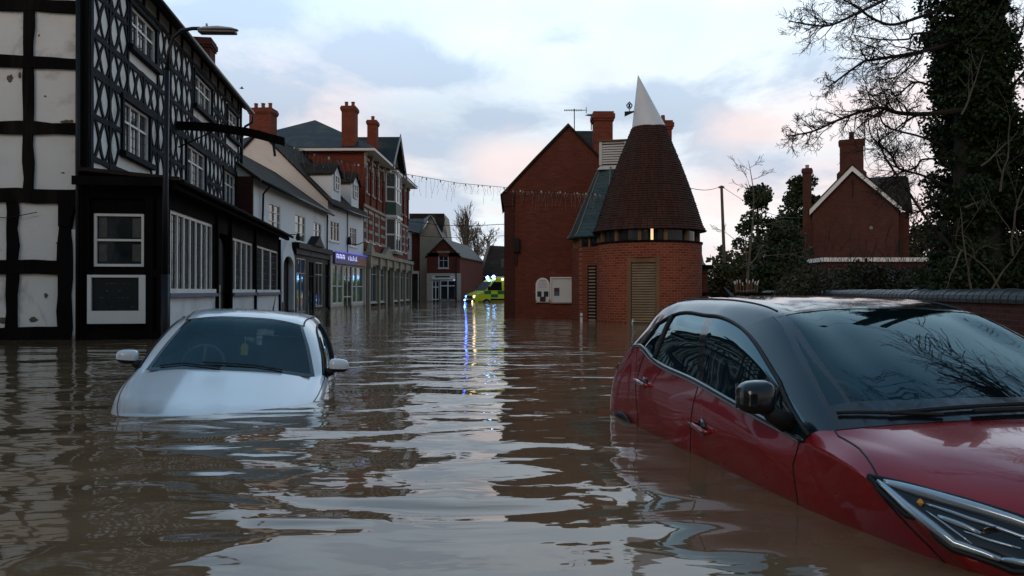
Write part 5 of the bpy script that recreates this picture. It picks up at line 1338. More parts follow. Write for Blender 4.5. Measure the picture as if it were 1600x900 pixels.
def full_rows(st, nr=9): return st
def build_red():
    F = (.167, -.986); ang = math.atan2(F[1], F[0])
    r = thing('red_car', 'red hatchback car with black roof and black mirror, half sunk in the flood at right', 'car', T(1.566, 6.228, 0, ang))
    dep = .72
    def row(lo, hi): return lo + hi
    G = [
     [(.10,.0,.25),(.04,.0,.45),(.0,.0,.72),(.0,0,.98),(.12,0,1.10),(.27,0,1.28),(.40,0,1.45),(.405,0,1.455),(.41,0,1.46)],
     [(.12,.62,.25),(.05,.66,.45),(.015,.68,.72),(.05,.64,.98),(.15,.60,1.12),(.30,.54,1.29),(.46,.46,1.455),(.43,.26,1.48),(.42,0,1.49)],
     [(.28,.82,.24),(.25,.865,.45),(.23,.865,.72),(.25,.835,.98),(.35,.78,1.15),(.50,.69,1.33),(.62,.585,1.495),(.58,.33,1.525),(.57,0,1.535)],
     [(.8,.86,.22),(.8,.90,.45),(.8,.90,.72),(.8,.885,.98),(.84,.825,1.245),(.92,.735,1.40),(.9,.64,1.525),(.9,.35,1.56),(.9,0,1.57)],
     [(1.14,.86,.22),(1.14,.90,.45),(1.14,.90,.72),(1.14,.89,.98),(1.14,.85,1.18),(1.10,.70,1.462),(1.10,.625,1.54),(1.10,.34,1.575),(1.10,0,1.585)],
     [(1.78,.86,.22),(1.78,.885,.45),(1.78,.89,.72),(1.80,.885,.96),(1.83,.86,1.122),(1.62,.69,1.475),(1.62,.615,1.545),(1.62,.34,1.58),(1.62,0,1.59)],
     [(1.88,.86,.22),(1.88,.88,.45),(1.88,.878,.72),(1.89,.885,.95),(1.92,.861,1.113),(1.72,.69,1.475),(1.72,.615,1.543),(1.72,.34,1.578),(1.72,0,1.588)],
     [(2.25,.86,.22),(2.25,.875,.45),(2.25,.872,.72),(2.25,.885,.93),(2.25,.863,1.075),(2.08,.705,1.42),(2.20,.60,1.49),(2.14,.33,1.525),(2.12,0,1.535)],
     [(2.6,.86,.22),(2.6,.865,.45),(2.6,.862,.72),(2.6,.885,.90),(2.6,.864,1.038),(2.60,.782,1.205),(2.62,.69,1.295),(2.64,.375,1.34),(2.65,0,1.35)],
     [(2.98,.82,.22),(2.98,.84,.45),(2.98,.85,.70),(2.97,.868,.88),(2.95,.862,1.002),(2.965,.835,1.035),(3.05,.785,1.06),(3.16,.42,1.10),(3.2,0,1.11)],
     [(3.38,.72,.24),(3.38,.75,.45),(3.38,.785,.70),(3.38,.842,.85),(3.38,.86,.945),(3.40,.78,.995),(3.44,.66,1.02),(3.52,.38,1.045),(3.54,0,1.055)],
     [(3.66,.66,.24),(3.66,.68,.42),(3.66,.695,.58),(3.66,.72,.70),(3.66,.79,.80),(3.74,.68,.84),(3.83,.52,.87),(3.93,.30,.895),(3.97,0,.905)],
     [(3.76,.60,.22),(3.76,.61,.36),(3.76,.62,.48),(3.76,.63,.58),(3.77,.64,.66),(3.90,.60,.68),(3.97,.46,.70),(4.04,.26,.71),(4.07,0,.72)],
     [(3.80,.58,.2),(3.80,.59,.28),(3.80,.60,.36),(3.80,.61,.42),(3.82,.61,.48),(3.96,.56,.5),(4.03,.42,.5),(4.08,.24,.5),(4.11,0,.5)],
    ]
    sh = Shell(G, dep, 8, sharp_st=(9,), sharp_rows=(4,))
    red = paintm('red_car_paint', (.27, .004, .010), .30, .26); blk = paintm('black_roof_paint', (.006, .009, .012), .0, .12, .6)
    ns = sh.ns - 1; body = []; glass_side = []; roof = []; wind = []; pil = []; rearg = []
    for i in range(ns):
        for j in range(16):
            jj = j if j < 8 else 15 - j           # jj = cell row from the sill (0) to the crown (7)
            if jj == 4 and 3 <= i <= 8: 
                (pil if i == 5 else glass_side).append((i, j))
            elif jj in (6, 7) and 7 <= i <= 8: wind.append((i, j))
            elif jj == 5 and 7 <= i <= 8: pil.append((i, j))
            elif jj >= 5 and 2 <= i <= 6: roof.append((i, j))
            elif jj == 4 and i == 2: roof.append((i, j))
            elif i in (0, 1) and jj >= 5: roof.append((i, j))
            elif i in (0, 1) and jj == 4: rearg.append((i, j))
            else: body.append((i, j))
    sh.part('body', body, red, r); sh.part('roof', roof, blk, r, label='glossy black roof'); [sh.part('pillar', [c for c in pil if (c[1] > 7) == k], blk, r) for k in (False, True)]
    gs = autoglass('red_car_side_glass', (.12, .13, .13), 1.5, .25)
    for s_ in (0, 1):
        for nm, lo, hi in (('side_window', 3, 4), ('side_window', 4, 5), ('side_window', 6, 9)):
            sh.part(nm, [c for c in glass_side if lo <= c[0] < hi and (c[1] > 7) == bool(s_)], gs, r)
    ws = sh.part('windscreen', wind, autoglass('red_car_windscreen', (.48, .60, .64), .75, .14), r)
    sh.part('rear_window', rearg, gs, r)
    # black border of the windscreen
    b = MB(); 
    def band(mb, pa, pb, off=.003):
        A = [sh.at(u, v, off) for u, v in pa]; B = [sh.at(u, v, off) for u, v in pb]; n = len(A)
        mb.add([tuple(p) for p in A] + [tuple(p) for p in B], [(i, i + 1, n + i + 1, n + i) for i in range(n - 1)])
    us = [7 + 2 * i / 16 for i in range(17)]; vs_ = [6 + 4 * i / 30 for i in range(31)]
    band(b, [(8.74 - .04*abs(v-8)/2, v) for v in vs_], [(9, v) for v in vs_]); band(b, [(u, 6) for u in us], [(u, 6.22 + .1*(u-7)/2) for u in us]); band(b, [(u, 10) for u in us], [(u, 9.78 - .1*(u-7)/2) for u in us]); band(b, [(7, v) for v in vs_], [(7.07, v) for v in vs_])
    b.build('windscreen_border', trim, ws, smooth=True)
    # rubber and chrome round the side windows
    for side in (0, 1):
        vv = (lambda v: v) if side == 0 else (lambda v: 16 - v)
        m = MB(); m.tube(sh.path([(u, vv(4)) for u in (2.6, 3, 4, 5, 6, 7, 8, 9)], 6, .006), .012, 6); m.build('belt_trim', trim, r, smooth=True)
        m = MB(); m.tube(sh.path([(u, vv(3.90)) for u in (3, 4, 5, 6, 7, 8, 8.9)], 6, .008), .005, 5); m.build('chrome_strip', galv, r, smooth=True)
        m = MB(); m.tube(sh.path([(3, vv(4)), (3, vv(5)), (4, vv(5)), (5, vv(5)), (6, vv(5)), (7, vv(5)), (8, vv(5)), (9, vv(4.6))], 6, .004), .011, 6)
        m.tube(sh.path([(4, vv(4)), (4, vv(5))], 8, .004), .014, 6)
        m.tube(sh.path([(8.1, vv(4)), (8.1, vv(5))], 8, .004), .012, 6); m.split('window_seal', rubber, r, smooth=True)
        q = MB(); us2 = [8.1 + .9 * i / 12 for i in range(13)]
        # panel gaps
        m = MB(); 
        m.tube(sh.path([(5.45, vv(0.5)), (5.35, vv(2)), (5.4, vv(3)), (5.5, vv(4))], 8, .0005), .0035, 4)
        m.tube(sh.path([(8.85, vv(0.5)), (8.75, vv(2)), (8.75, vv(3)), (8.9, vv(3.95))], 8, .0005), .0035, 4)
        m.tube(sh.path([(3.2, vv(1)), (3.5, vv(2.2)), (3.25, vv(3)), (3.3, vv(4))], 8, .0005), .0035, 4)
        m.tube(sh.path([(9.02, vv(5.9)), (9.2, vv(5.45)), (9.6, vv(5.05)), (10.0, vv(4.3))], 8, .0005), .004, 4)
        m.tube(sh.path([(10.05, vv(4.05)), (10.2, vv(3.6)), (10.5, vv(3.1)), (11.0, vv(2.6))], 8, .0005), .0035, 4)
        m.split('panel_gap', rubber, r)
        # handles
        for u, v in ((3.72, 3.15), (6.25, 2.75)):
            p = Vector(sh.at(u, vv(v), .03)); q2 = Vector(sh.at(u + .0, vv(v), 0)); s_ = 1 if side == 0 else -1
            a = MB(); a.tube([tuple(p + Vector((-.10, -s_ * .03, .008))), tuple(p + Vector((-.07, 0, .006))), tuple(p), tuple(p + Vector((.07, 0, -.006))), tuple(p + Vector((.10, -s_ * .03, -.008)))], [.010, .014, .015, .014, .010], 8); hd = a.build('door_handle', red, r, smooth=True)
            a = MB(); a.lathe([(.01, -.004), (.045, -.002), (.045, .0015)], 16); a.v = [(x * 1.3 + q2.x, q2.y + s_ * (z + .003), y + q2.z) for x, y, z in a.v]; a.build('handle_recess', trim, hd, smooth=True)
            a = MB(); a.tube([tuple(p + Vector((-.09, s_ * .012, .016))), tuple(p + Vector((.09, s_ * .012, .0)))], .004, 6); a.build('chrome_strip', chrome, hd)
        # wheel arch cladding just clearing the water
        for cx in (.67,):
            A, B = [], []
            m = MB(); n = 24; vs = []
            for i in range(n + 1):
                a = math.radians((55 if cx < 1 else 74) + (70 if cx < 1 else 32) * i / n); s_ = 1 if side == 0 else -1
                yy = s_ * (.905 if cx < 1 else .845)
                for rr, o in ((.425, .0), (.44, .012), (.40, .014), (.385, -.05)): vs.append((cx + rr * math.cos(a), yy + s_ * o, .33 + rr * math.sin(a) - dep))
            m.add(vs, [(4 * i + k, 4 * i + k + 1, 4 * i + k + 5, 4 * i + k + 4) for i in range(n) for k in range(3)]); m.build('wheel_arch', rubber, r, smooth=True)
        # headlight
        top = [(9.98, vv(4.05)), (10.35, vv(4.75)), (10.7, vv(5.4)), (11.05, vv(6.1)), (11.1, vv(6.6))]
        bot = [(9.98, vv(4.02)), (10.55, vv(3.95)), (11.1, vv(4.05)), (11.5, vv(4.7)), (11.55, vv(5.6)), (11.4, vv(6.5))]
        hl = sh.patch('headlight', (top, bot), pane('headlight_lens', (.012, .017, .022), .05, .4, 9) if side == 0 else MATS['headlight_lens'], r, .010)
        m = MB(); m.tube(sh.path(top, 6, .012), .010, 6); m.tube(sh.path(bot, 6, .010), .010, 6); m.split('headlight_seal', rubber, hl, smooth=True)
        m = MB()
        def drl(P, w0, off=.014):
            pts = sh.path(P, 5, off); n = len(pts); m.tube(pts, [w0 * (.5 + .5 * math.sin(PI * (i + .5) / n)) for i in range(n)], 6)
        drl([(10.14, vv(4.22)), (10.40, vv(4.65)), (10.72, vv(5.25)), (11.08, vv(6.0))], .020)
        drl([(10.10, vv(4.10)), (10.50, vv(4.08)), (11.0, vv(4.2)), (11.32, vv(4.7))], .017)
        drl([(11.32, vv(4.7)), (11.42, vv(5.2)), (11.42, vv(6.1))], .012); drl([(10.55, vv(4.5)), (10.8, vv(4.95)), (11.15, vv(5.65))], .007)
        drl([(10.7, vv(4.45)), (10.95, vv(4.85))], .010); drl([(10.62, vv(4.35)), (11.05, vv(4.5))], .004); drl([(10.9, vv(4.6)), (11.2, vv(5.2))], .005); drl([(11.05, vv(5.35)), (11.3, vv(5.9))], .005)
        m.build('chrome_reflector', plain('headlight_chrome', (.42, .50, .55), .2, .1, 5, metal=.7, bmp=0) if side == 0 else MATS['headlight_chrome'], hl, smooth=True)
        m = MB(); 
        for (u, v, rr) in ((10.95, 5.05, .035), (11.2, 5.9, .04)):
            c = sh.at(u, vv(v), .012); mm = MB(); mm.lathe([(rr * .1, .002), (rr * .6, .0015), (rr, 0), (rr * 1.05, -.004)], 18); mm.v = [(c[0] + z * .6 + y * .45 * (1 if c[1] < 0 else -1), c[1] + y * .85, c[2] + z * .8 + x * .55) for x, y, z in mm.v]; m.add(mm.v, mm.f)
        m.split('projector_lamp', trim, hl, smooth=True)
        m = MB(); c = sh.at(10.52, vv(4.42), .016); m.lathe([(.004, -.012), (.012, 0), (.004, .012)], 8); m.v = [(x + c[0], y + c[1], z + c[2]) for x, y, z in m.v]; m.build('indicator_bulb', plain('amber', (.6, .28, .06), .3), hl)
        # tail lamp
        tl = sh.patch('tail_light', ([(1.0, vv(3.75)), (1.5, vv(3.7)), (2.15, vv(3.55))], [(1.0, vv(3.15)), (1.5, vv(3.1)), (2.15, vv(3.3))]), pane('tail_lens', (.05, .004, .006), .05) if side == 0 else MATS['tail_lens'], r, .012)
        # mirror
        s_ = 1 if side == 0 else -1
        mirror(sh, r, (2.80, s_ * .85, .33), (2.79, s_ * 1.0, .445), s_, MATS['black_roof_paint'], rubber, .17, .145, .15)
        m = MB(); vs = [sh.at(u, vv(v), .006) for u, v in ((8.05, 4.02), (9.0, 4.0), (9.0, 4.6), (8.6, 4.9))]
    # bonnet creases: two raised ribs
    # wiper, seats, dashboard, wheel, inside mirror
    m = MB(); m.tube(sh.path([(8.93, 7.1), (8.86, 8.0), (8.90, 9.4)], 10, .018), .010, 6); m.tube(sh.path([(8.97, 7.0), (8.93, 7.9), (8.94, 8.6)], 10, .022), .012, 6); m.tube(sh.path([(8.95, 8.9), (8.88, 9.5), (8.83, 9.9)], 8, .016), .008, 6); m.split('wiper', rubber, r, smooth=True)
    m = MB(); m.lathe([(.22, .0), (.22, .004)], 4, 2.9, .15); 
    m = MB(); m.tube(sh.path([(8.74, 7.30), (8.75, 7.42)], 3, .004), .004, 4); m.build('windscreen_sticker', board_w, ws)
    for y in (-.37, .37): seat(r, 1.75, y, .22, seatm)
    seat(r, .95, -.35, .22, seatm); seat(r, .95, .35, .22, seatm)
    steering(r, 2.42, -.37, .28)
    m = MB(); m.add([(2.55, -.74, .26), (2.55, .74, .26), (3.08, .70, .335), (3.08, -.70, .335), (2.5, -.74, .02), (2.5, .74, .02)], [(0, 1, 2, 3), (0, 4, 5, 1)]); m.build('dashboard', dash, r)
    m = MB(); m.box(.4, 3.0, -.76, .76, -.05, -.02); m.build('cabin_floor', dash, r)
    m = MB(); m.box(2.24, 2.27, -.12, .12, .63, .70); m.tube([(2.27, 0, .7), (2.2, 0, .76)], .01, 5); m.build('rear_view_mirror', rubber, r)
    m = MB(); m.tube([(.55, 0, .82), (.50, 0, .86), (.35, 0, .93)], [.02, .012, .003], 6); m.build('aerial', rubber, r)
    for s_ in (-1, 1): m = MB(); m.tube(sh.path([(3.2, 8 + s_ * 1.75), (5, 8 + s_ * 1.78), (6.9, 8 + s_ * 1.8)], 10, .001), .006, 5); m.build('roof_seam', rubber, r)
build_red()

def build_white():
    a_ = math.atan2(-.980, .199)
    r = thing('white_car', 'silvery white hatchback facing the camera, bonnet nose-down in the flood at left', 'car', T(-2.98, 9.30, 0, a_) @ Matrix.Rotation(math.radians(-3.6), 4, 'X'))
    dep = .76
    def S5(x, zs): return [(x, .80, .22), (x, .835, .45), (x, .84, .66), (x, .83, zs)]
    G = [
     [(.08,0,.22),(.03,0,.45),(0,0,.7),(0,0,.88),(.08,0,1.0),(.2,0,1.2),(.33,0,1.37),(.335,0,1.375),(.34,0,1.38)],
     [(.1,.6,.22),(.04,.64,.45),(.01,.66,.7),(.02,.62,.9),(.10,.58,1.0),(.24,.5,1.2),(.36,.43,1.375),(.34,.25,1.395),(.33,0,1.40)],
     [(.24,.74,.22),(.2,.80,.45),(.17,.81,.7),(.2,.80,.88),(.27,.76,.99),(.37,.66,1.2),(.47,.55,1.39),(.46,.3,1.415),(.45,0,1.425)],
     S5(.75, .89) + [(.75,.80,.995),(.85,.65,1.31),(.85,.56,1.40),(.85,.3,1.435),(.85,0,1.445)],
     S5(1.1, .88) + [(1.1,.81,.98),(1.1,.645,1.335),(1.1,.56,1.42),(1.1,.3,1.455),(1.1,0,1.465)],
     S5(1.5, .87) + [(1.5,.815,.97),(1.42,.645,1.35),(1.42,.558,1.42),(1.42,.3,1.46),(1.42,0,1.47)],
     S5(1.58, .865) + [(1.58,.815,.968),(1.5,.645,1.35),(1.5,.556,1.42),(1.5,.3,1.458),(1.5,0,1.468)],
     S5(2.0, .85) + [(2.0,.815,.955),(1.88,.655,1.31),(2.0,.53,1.355),(1.95,.3,1.395),(1.93,0,1.405)],
     S5(2.32, .83) + [(2.3,.81,.942),(2.22,.715,1.16),(2.32,.62,1.165),(2.37,.34,1.19),(2.39,0,1.20)],
     S5(2.6, .81) + [(2.58,.80,.93),(2.60,.76,.955),(2.66,.70,.945),(2.78,.4,.975),(2.82,0,.985)],
     [(3.15,.76,.22),(3.15,.79,.45),(3.15,.80,.62),(3.15,.795,.73),(3.15,.775,.81),(3.17,.72,.835),(3.20,.61,.845),(3.26,.35,.865),(3.28,0,.872)],
     [(3.60,.66,.22),(3.60,.69,.4),(3.61,.70,.52),(3.62,.70,.61),(3.64,.69,.69),(3.69,.63,.715),(3.75,.52,.727),(3.83,.3,.733),(3.85,0,.735)],
     [(3.70,.60,.2),(3.71,.63,.34),(3.72,.64,.44),(3.73,.63,.5),(3.75,.62,.56),(3.80,.54,.57),(3.85,.44,.58),(3.92,.25,.58),(3.94,0,.58)],
     [(3.72,.58,.2),(3.73,.60,.28),(3.74,.61,.32),(3.75,.61,.36),(3.77,.58,.4),(3.82,.5,.4),(3.87,.4,.4),(3.94,.22,.4),(3.96,0,.4)],
    ]
    sh = Shell(G, dep, 8, sharp_st=(9, 11), sharp_rows=())
    wp = paintm('white_car_paint', (.62, .66, .68), .0, .25)
    body, gside, wind, rearg = [], [], [], []
    for i in range(sh.ns - 1):
        for j in range(16):
            jj = j if j < 8 else 15 - j
            if jj == 4 and 3 <= i <= 8 and i != 5: gside.append((i, j))
            elif jj in (6, 7) and 7 <= i <= 8: wind.append((i, j))
            elif i in (0, 1) and jj in (4, 5): rearg.append((i, j))
            else: body.append((i, j))
    sh.part('body', body, wp, r)
    gs = autoglass('white_car_side_glass', (.2, .22, .22), 1.3, .2)
    for s_ in (0, 1):
        for lo, hi in ((3, 5), (6, 9)): sh.part('side_window', [c for c in gside if lo <= c[0] < hi and (c[1] > 7) == bool(s_)], gs, r)
    ws = sh.part('windscreen', wind, autoglass('white_car_windscreen', (.62, .72, .74), .55, .10), r)
    sh.part('rear_window', rearg, autoglass('rear_glass', (.6, .62, .62), 1, .05), r)
    b = MB()
    def band(mb, pa, pb, off=.003):
        A = [sh.at(u, v, off) for u, v in pa]; B = [sh.at(u, v, off) for u, v in pb]; n = len(A)
        mb.add([tuple(p) for p in A] + [tuple(p) for p in B], [(i, i + 1, n + i + 1, n + i) for i in range(n - 1)])
    us = [7 + 2 * i / 16 for i in range(17)]; vs_ = [6 + 4 * i / 30 for i in range(31)]
    band(b, [(8.90, v) for v in vs_], [(9, v) for v in vs_]); band(b, [(u, 6) for u in us], [(u, 6.13) for u in us]); band(b, [(u, 10) for u in us], [(u, 9.87) for u in us]); band(b, [(7, v) for v in vs_], [(7.05, v) for v in vs_])
    b.build('windscreen_border', trim, ws, smooth=True)
    m = MB(); m.tube(sh.path([(7, 6), (7, 10)], 16, .001), .006, 5); m.build('windscreen_seal', rubber, ws)
    for side in (0, 1):
        vv = (lambda v: v) if side == 0 else (lambda v: 16 - v); s_ = 1 if side == 0 else -1
        m = MB(); m.tube(sh.path([(u, vv(4)) for u in (3, 4, 5, 6, 7, 8, 9)], 6, .004), .010, 6)
        m.tube(sh.path([(3, vv(4)), (3, vv(5)), (5, vv(5)), (7, vv(5)), (8, vv(5)), (9, vv(4.7))], 8, .004), .010, 6); m.tube(sh.path([(5.5, vv(4)), (5.5, vv(5))], 6, .004), .03, 6); m.split('window_seal', rubber, r, smooth=True)
        m = MB(); m.tube(sh.path([(8.9, vv(4.6)), (9.15, vv(4.35)), (10, vv(4.55)), (10.6, vv(4.75)), (11, vv(5.2))], 10, .0005), .0045, 4)
        m.tube(sh.path([(8.8, vv(.5)), (8.75, vv(2)), (8.8, vv(3.9))], 8, .0005), .0035, 4); m.tube(sh.path([(5.5, vv(.5)), (5.45, vv(3.9))], 8, .0005), .0035, 4)
        m.tube(sh.path([(3.0, vv(8 - 2.05)), (5, vv(8 - 2.1)), (7, vv(8 - 2.05))], 10, .001), .009, 5); m.split('panel_gap', rubber, r)
        hl = sh.patch('headlight', ([(10.85, vv(4.1)), (11.0, vv(4.6)), (11.2, vv(5.3))], [(10.85, vv(4.0)), (11.2, vv(3.9)), (11.5, vv(4.6)), (11.45, vv(5.3))]), pane('white_car_lens', (.22, .25, .27), .06, .3, 8) if side == 0 else MATS['white_car_lens'], r, .006)
        m = MB(); m.tube(sh.path([(10.85, vv(4.05)), (11.0, vv(4.6)), (11.2, vv(5.3))], 8, .004), .006, 5); m.build('headlight_seal', rubber, hl)
        mirror(sh, r, (2.45, s_ * .78, .20), (2.42, s_ * (.915 if s_ < 0 else .90), .27), s_, wp, rubber, .185, .125, .13)
        p = Vector(sh.at(6.2, vv(3.3), .02)); a = MB(); a.tube([tuple(p + Vector((-.08, 0, 0))), tuple(p + Vector((.08, 0, 0)))], .013, 6); a.build('door_handle', wp, r)
    m = MB(); m.tube(sh.path([(8.93, 6.9), (8.82, 7.6), (8.80, 8.6)], 10, .014), .007, 6); m.tube(sh.path([(8.95, 8.2), (8.84, 9.0), (8.88, 9.6)], 8, .014), .007, 6); m.split('wiper', rubber, r, smooth=True)
    for y in (-.34, .34): seat(r, 1.45, y, .12, seatm)
    steering(r, 2.1, -.34, .20)
    m = MB(); m.add([(2.25, -.70, .18), (2.25, .70, .18), (2.74, .66, .19), (2.74, -.66, .19), (2.2, -.7, -.1), (2.2, .7, -.1)], [(0, 1, 2, 3), (0, 4, 5, 1)]); m.build('dashboard', dash, r)
    m = MB(); m.box(.4, 2.7, -.72, .72, -.12, -.09); m.build('cabin_floor', dash, r)
    m = MB(); m.box(2.06, 2.09, -.11, .11, .47, .535); m.tube([(2.09, 0, .53), (2.03, 0, .60)], .01, 5); m.build('rear_view_mirror', rubber, r)
    m = MB(); m.tube([(.62, .1, .66), (.58, .1, .70), (.38, .1, .86)], [.018, .008, .003], 6); m.build('aerial', rubber, r)
    # air freshener hanging from the mirror
    M = r.matrix_world @ T(2.12, .02, .36)
    f = thing('air_freshener', 'yellow card air freshener hanging inside the white car windscreen', 'air freshener', M)
    m = MB(); m.tube([(0, 0, .11), (0, 0, .05)], .003, 4); m.build('string', board_w, f)
    m = MB(); pts = [(0, -.03, -.06), (0, .03, -.06), (0, .035, .02), (0, .022, .045), (0, 0, .06), (0, -.022, .045), (0, -.035, .02)]; m.prism(pts, (.006, 0, 0)); m.build('card', plain('yellow_card', (.62, .50, .10), .6, .2, 30), f)
build_white()
# ------------------------------------------------------------------ trees and hedges
def leaf_cards(pts, size, rng, flat=0.0, aspect=.75):
    n = len(pts); N = rng.normal(size=(n, 3)); N /= np.linalg.norm(N, axis=1)[:, None]
    N[:, 2] += flat; N /= np.linalg.norm(N, axis=1)[:, None]
    A = np.cross(N, rng.normal(size=(n, 3))); A /= np.linalg.norm(A, axis=1)[:, None]; B = np.cross(N, A)
    s = size * rng.uniform(.6, 1.3, n)[:, None]; A = A * s; B = B * s * aspect
    V = np.stack([pts - A, pts + B, pts + A, pts - B], 1).reshape(-1, 3)
    return V, np.arange(4 * n).reshape(-1, 4)
def clumps(rng, centres, radii, leaf, shell=.65, cover=3.0):
    P = []
    for c, rr in zip(centres, radii):
        n = max(6, int(cover * (rr / leaf) ** 2)); d = rng.normal(size=(n, 3)); d /= np.linalg.norm(d, axis=1)[:, None]
        P.append(np.array(c) + d * (rr * rng.uniform(shell, 1.08, n) ** .8)[:, None] * np.array([1, 1, .85]))
    return np.concatenate(P)
def foliage(name, pts, size, mat, parent, seed, **kw):
    V, Fc = leaf_cards(pts, size, np.random.default_rng(seed), **kw); return npmesh(name, V, Fc, mat, parent)
def limb(m, rng, p, d, L, r, level, spread, gravity, nseg=6, kids=5, wander=.16, ns=5, taper=.3, minr=.004, lim=None):
    pts = [p]; dd = Vector(d).normalized()
    for i in range(nseg):
        dd = (dd + Vector(rng.normal(size=3)) * wander + Vector((0, 0, gravity))).normalized()
        pts.append(pts[-1] + dd * (L / nseg))
    rs = [max(minr, r * (1 - (1 - taper) * i / nseg)) for i in range(nseg + 1)]
    m.tube(pts, rs, ns if level > 1 else 3, cap=False)
    if level <= 0: return
    for k in range(kids):
        t = rng.uniform(.2, 1); i = min(nseg - 1, int(t * nseg)); q = pts[i].lerp(pts[i + 1], t * nseg - i)
        ax = (pts[i + 1] - pts[i]).normalized(); per = ax.cross(Vector(rng.normal(size=3))).normalized()
        nd = (ax * math.cos(spread) + per * math.sin(spread) * rng.uniform(.7, 1.3)).normalized()
        limb(m, rng, q, nd, L * rng.uniform(.35, .6), rs[i] * .55, level - 1, spread, gravity, max(3, nseg - 1), kids, wander, ns, taper, minr)

def build_trees():
    P = lambda px, z: (px - 800) / F0 * z
    H = lambda py, z: CH + (HZ - py) / F0 * z
    # --- the great ivy-clad tree behind the wall
    Zt = 13.0; rng = np.random.default_rng(21)
    bx = P(1540, Zt); r = thing('ivy_covered_tree', 'huge dark ivy-clad tree with bare branches reaching left, behind the wall at right', 'tree', T(bx, Zt, 0))
    m = MB(); tr = [(0, 0, -1), (-.1, 0, 1.5), (-.15, .1, 3.5), (-.1, .1, 6), (-.25, .2, 9)]; m.tube(tr, [.42, .36, .32, .27, .2], 12)
    m.tube([(.25, .3, -1), (.3, .3, 2), (.35, .3, 5), (.5, .3, 9)], [.2, .17, .13, .1], 10)
    m.tube([(-.35, -.1, .5), (-.45, -.1, 3), (-.3, 0, 6), (-.5, 0, 9)], [.15, .14, .12, .1], 10)
    m.build('trunk', bark, r, smooth=True)
    # ivy in ragged columns
    cs, rr = [], []
    xl = lambda py: P(np.interp(py, [-120, 0, 100, 200, 330, 460], [1452, 1462, 1470, 1478, 1468, 1455]), Zt) - bx
    xr = lambda py: P(np.interp(py, [-120, 0, 60, 150, 210, 300, 460], [1560, 1556, 1560, 1568, 1600, 1640, 1680]), Zt) - bx
    for i in range(700):
        py = rng.uniform(-120, 455); a, b = xl(py), xr(py); R = rng.uniform(.14, .30)
        x = rng.uniform(a + R * .55, b - R * .4); cs.append((x, rng.uniform(-.6, .7), H(py, Zt))); rr.append(R)
    pts = clumps(rng, cs, rr, .036, .3, 4.4)
    e = rng.uniform(size=len(pts)); 
    foliage('ivy', pts, .036, ivy, r, 3, flat=.2)
    cs2 = [(P(rng.uniform(1590, 1660), 12.5) - bx, rng.uniform(-.8, .2), H(rng.uniform(40, 260), 12.5)) for _ in range(26)]
    foliage('ivy', clumps(rng, cs2, [rng.uniform(.1, .26) for _ in cs2], .045, .3, 1.2), .042, ivy, r, 5)
    # branches, laid out after the photograph's main ones
    m = MB(); rng = np.random.default_rng(4)
    def B(path, r0, y0=0, kids=26, Lk=.82, seed=0):
        kids = int(kids * 1.35)
        pts = [Vector((P(a, Zt) - bx, y0 + rng.uniform(-.25, .25), H(b, Zt))) for a, b in path]
        # smooth
        Q = hchain(np.array([[p] for p in pts]), 6)[:, 0]; Q = [Vector(q) for q in Q]; n = len(Q)
        rs = [r0 * (1 - .85 * i / n) + .004 for i in range(n)]; m.tube(Q, rs, 6, cap=False)
        for k in range(kids):
            t = rng.uniform(.12, 1) ** .8; i = min(n - 2, int(t * (n - 1))); ax = (Q[i + 1] - Q[i]).normalized()
            per = Vector((rng.normal() * .6, rng.normal() * .8, rng.normal())); per = (per - ax * per.dot(ax)).normalized()
            limb(m, rng, Q[i], ax * .75 + per * .75, Lk * rng.uniform(.45, 1.1) * (1.1 - .75 * t), rs[i] * .5, 2, .7, .01, 5, 5, .22, 4, .35, .0032)
    B([(1480, -45), (1440, -30), (1380, 0), (1330, 30), (1290, 44), (1255, 46), (1232, 34)], .035, -.2)
    B([(1475, 10), (1440, 24), (1400, 32), (1370, 24), (1335, 12), (1310, -4)], .03, .1, 16)
    B([(1480, 72), (1440, 84), (1400, 92), (1360, 96), (1325, 112), (1298, 132), (1288, 140)], .035, -.3)
    B([(1485, 180), (1440, 181), (1400, 180), (1350, 178), (1305, 190), (1265, 208), (1226, 216)], .042, -.2, 34)
    B([(1480, 50), (1450, 40), (1420, 60), (1385, 52), (1350, 40)], .02, .2, 14)
    B([(1475, 225), (1440, 215), (1400, 190), (1360, 160), (1350, 150)], .018, .1, 16)
    B([(1480, 290), (1445, 268), (1415, 262), (1385, 240), (1360, 215), (1352, 180)], .02, 0, 20)
    B([(1500, 440), (1470, 390), (1440, 350), (1405, 295), (1378, 240), (1360, 205)], .03, -.2, 22, .6)
    B([(1480, 130), (1450, 118), (1420, 140), (1390, 138), (1362, 152)], .018, .2, 16)
    B([(1480, 250), (1455, 245), (1430, 262), (1400, 275), (1380, 300)], .016, .1, 14)
    B([(1490, 330), (1460, 318), (1440, 330), (1412, 322)], .014, .1, 12, .5)
    B([(1560, 130), (1575, 60), (1590, 0), (1598, -40)], .05, .3, 10); B([(1545, 200), (1555, 100), (1568, 0), (1575, -60)], .07, .35, 8)
    B([(1580, 90), (1590, 50), (1610, 20)], .02, 0, 12); B([(1585, 140), (1600, 110), (1620, 90)], .02, 0, 12)
    m.build('bare_branches', twigm, r)
    # pale stems and suckers on the dark mass near the wall
    m = MB(); rng = np.random.default_rng(8)
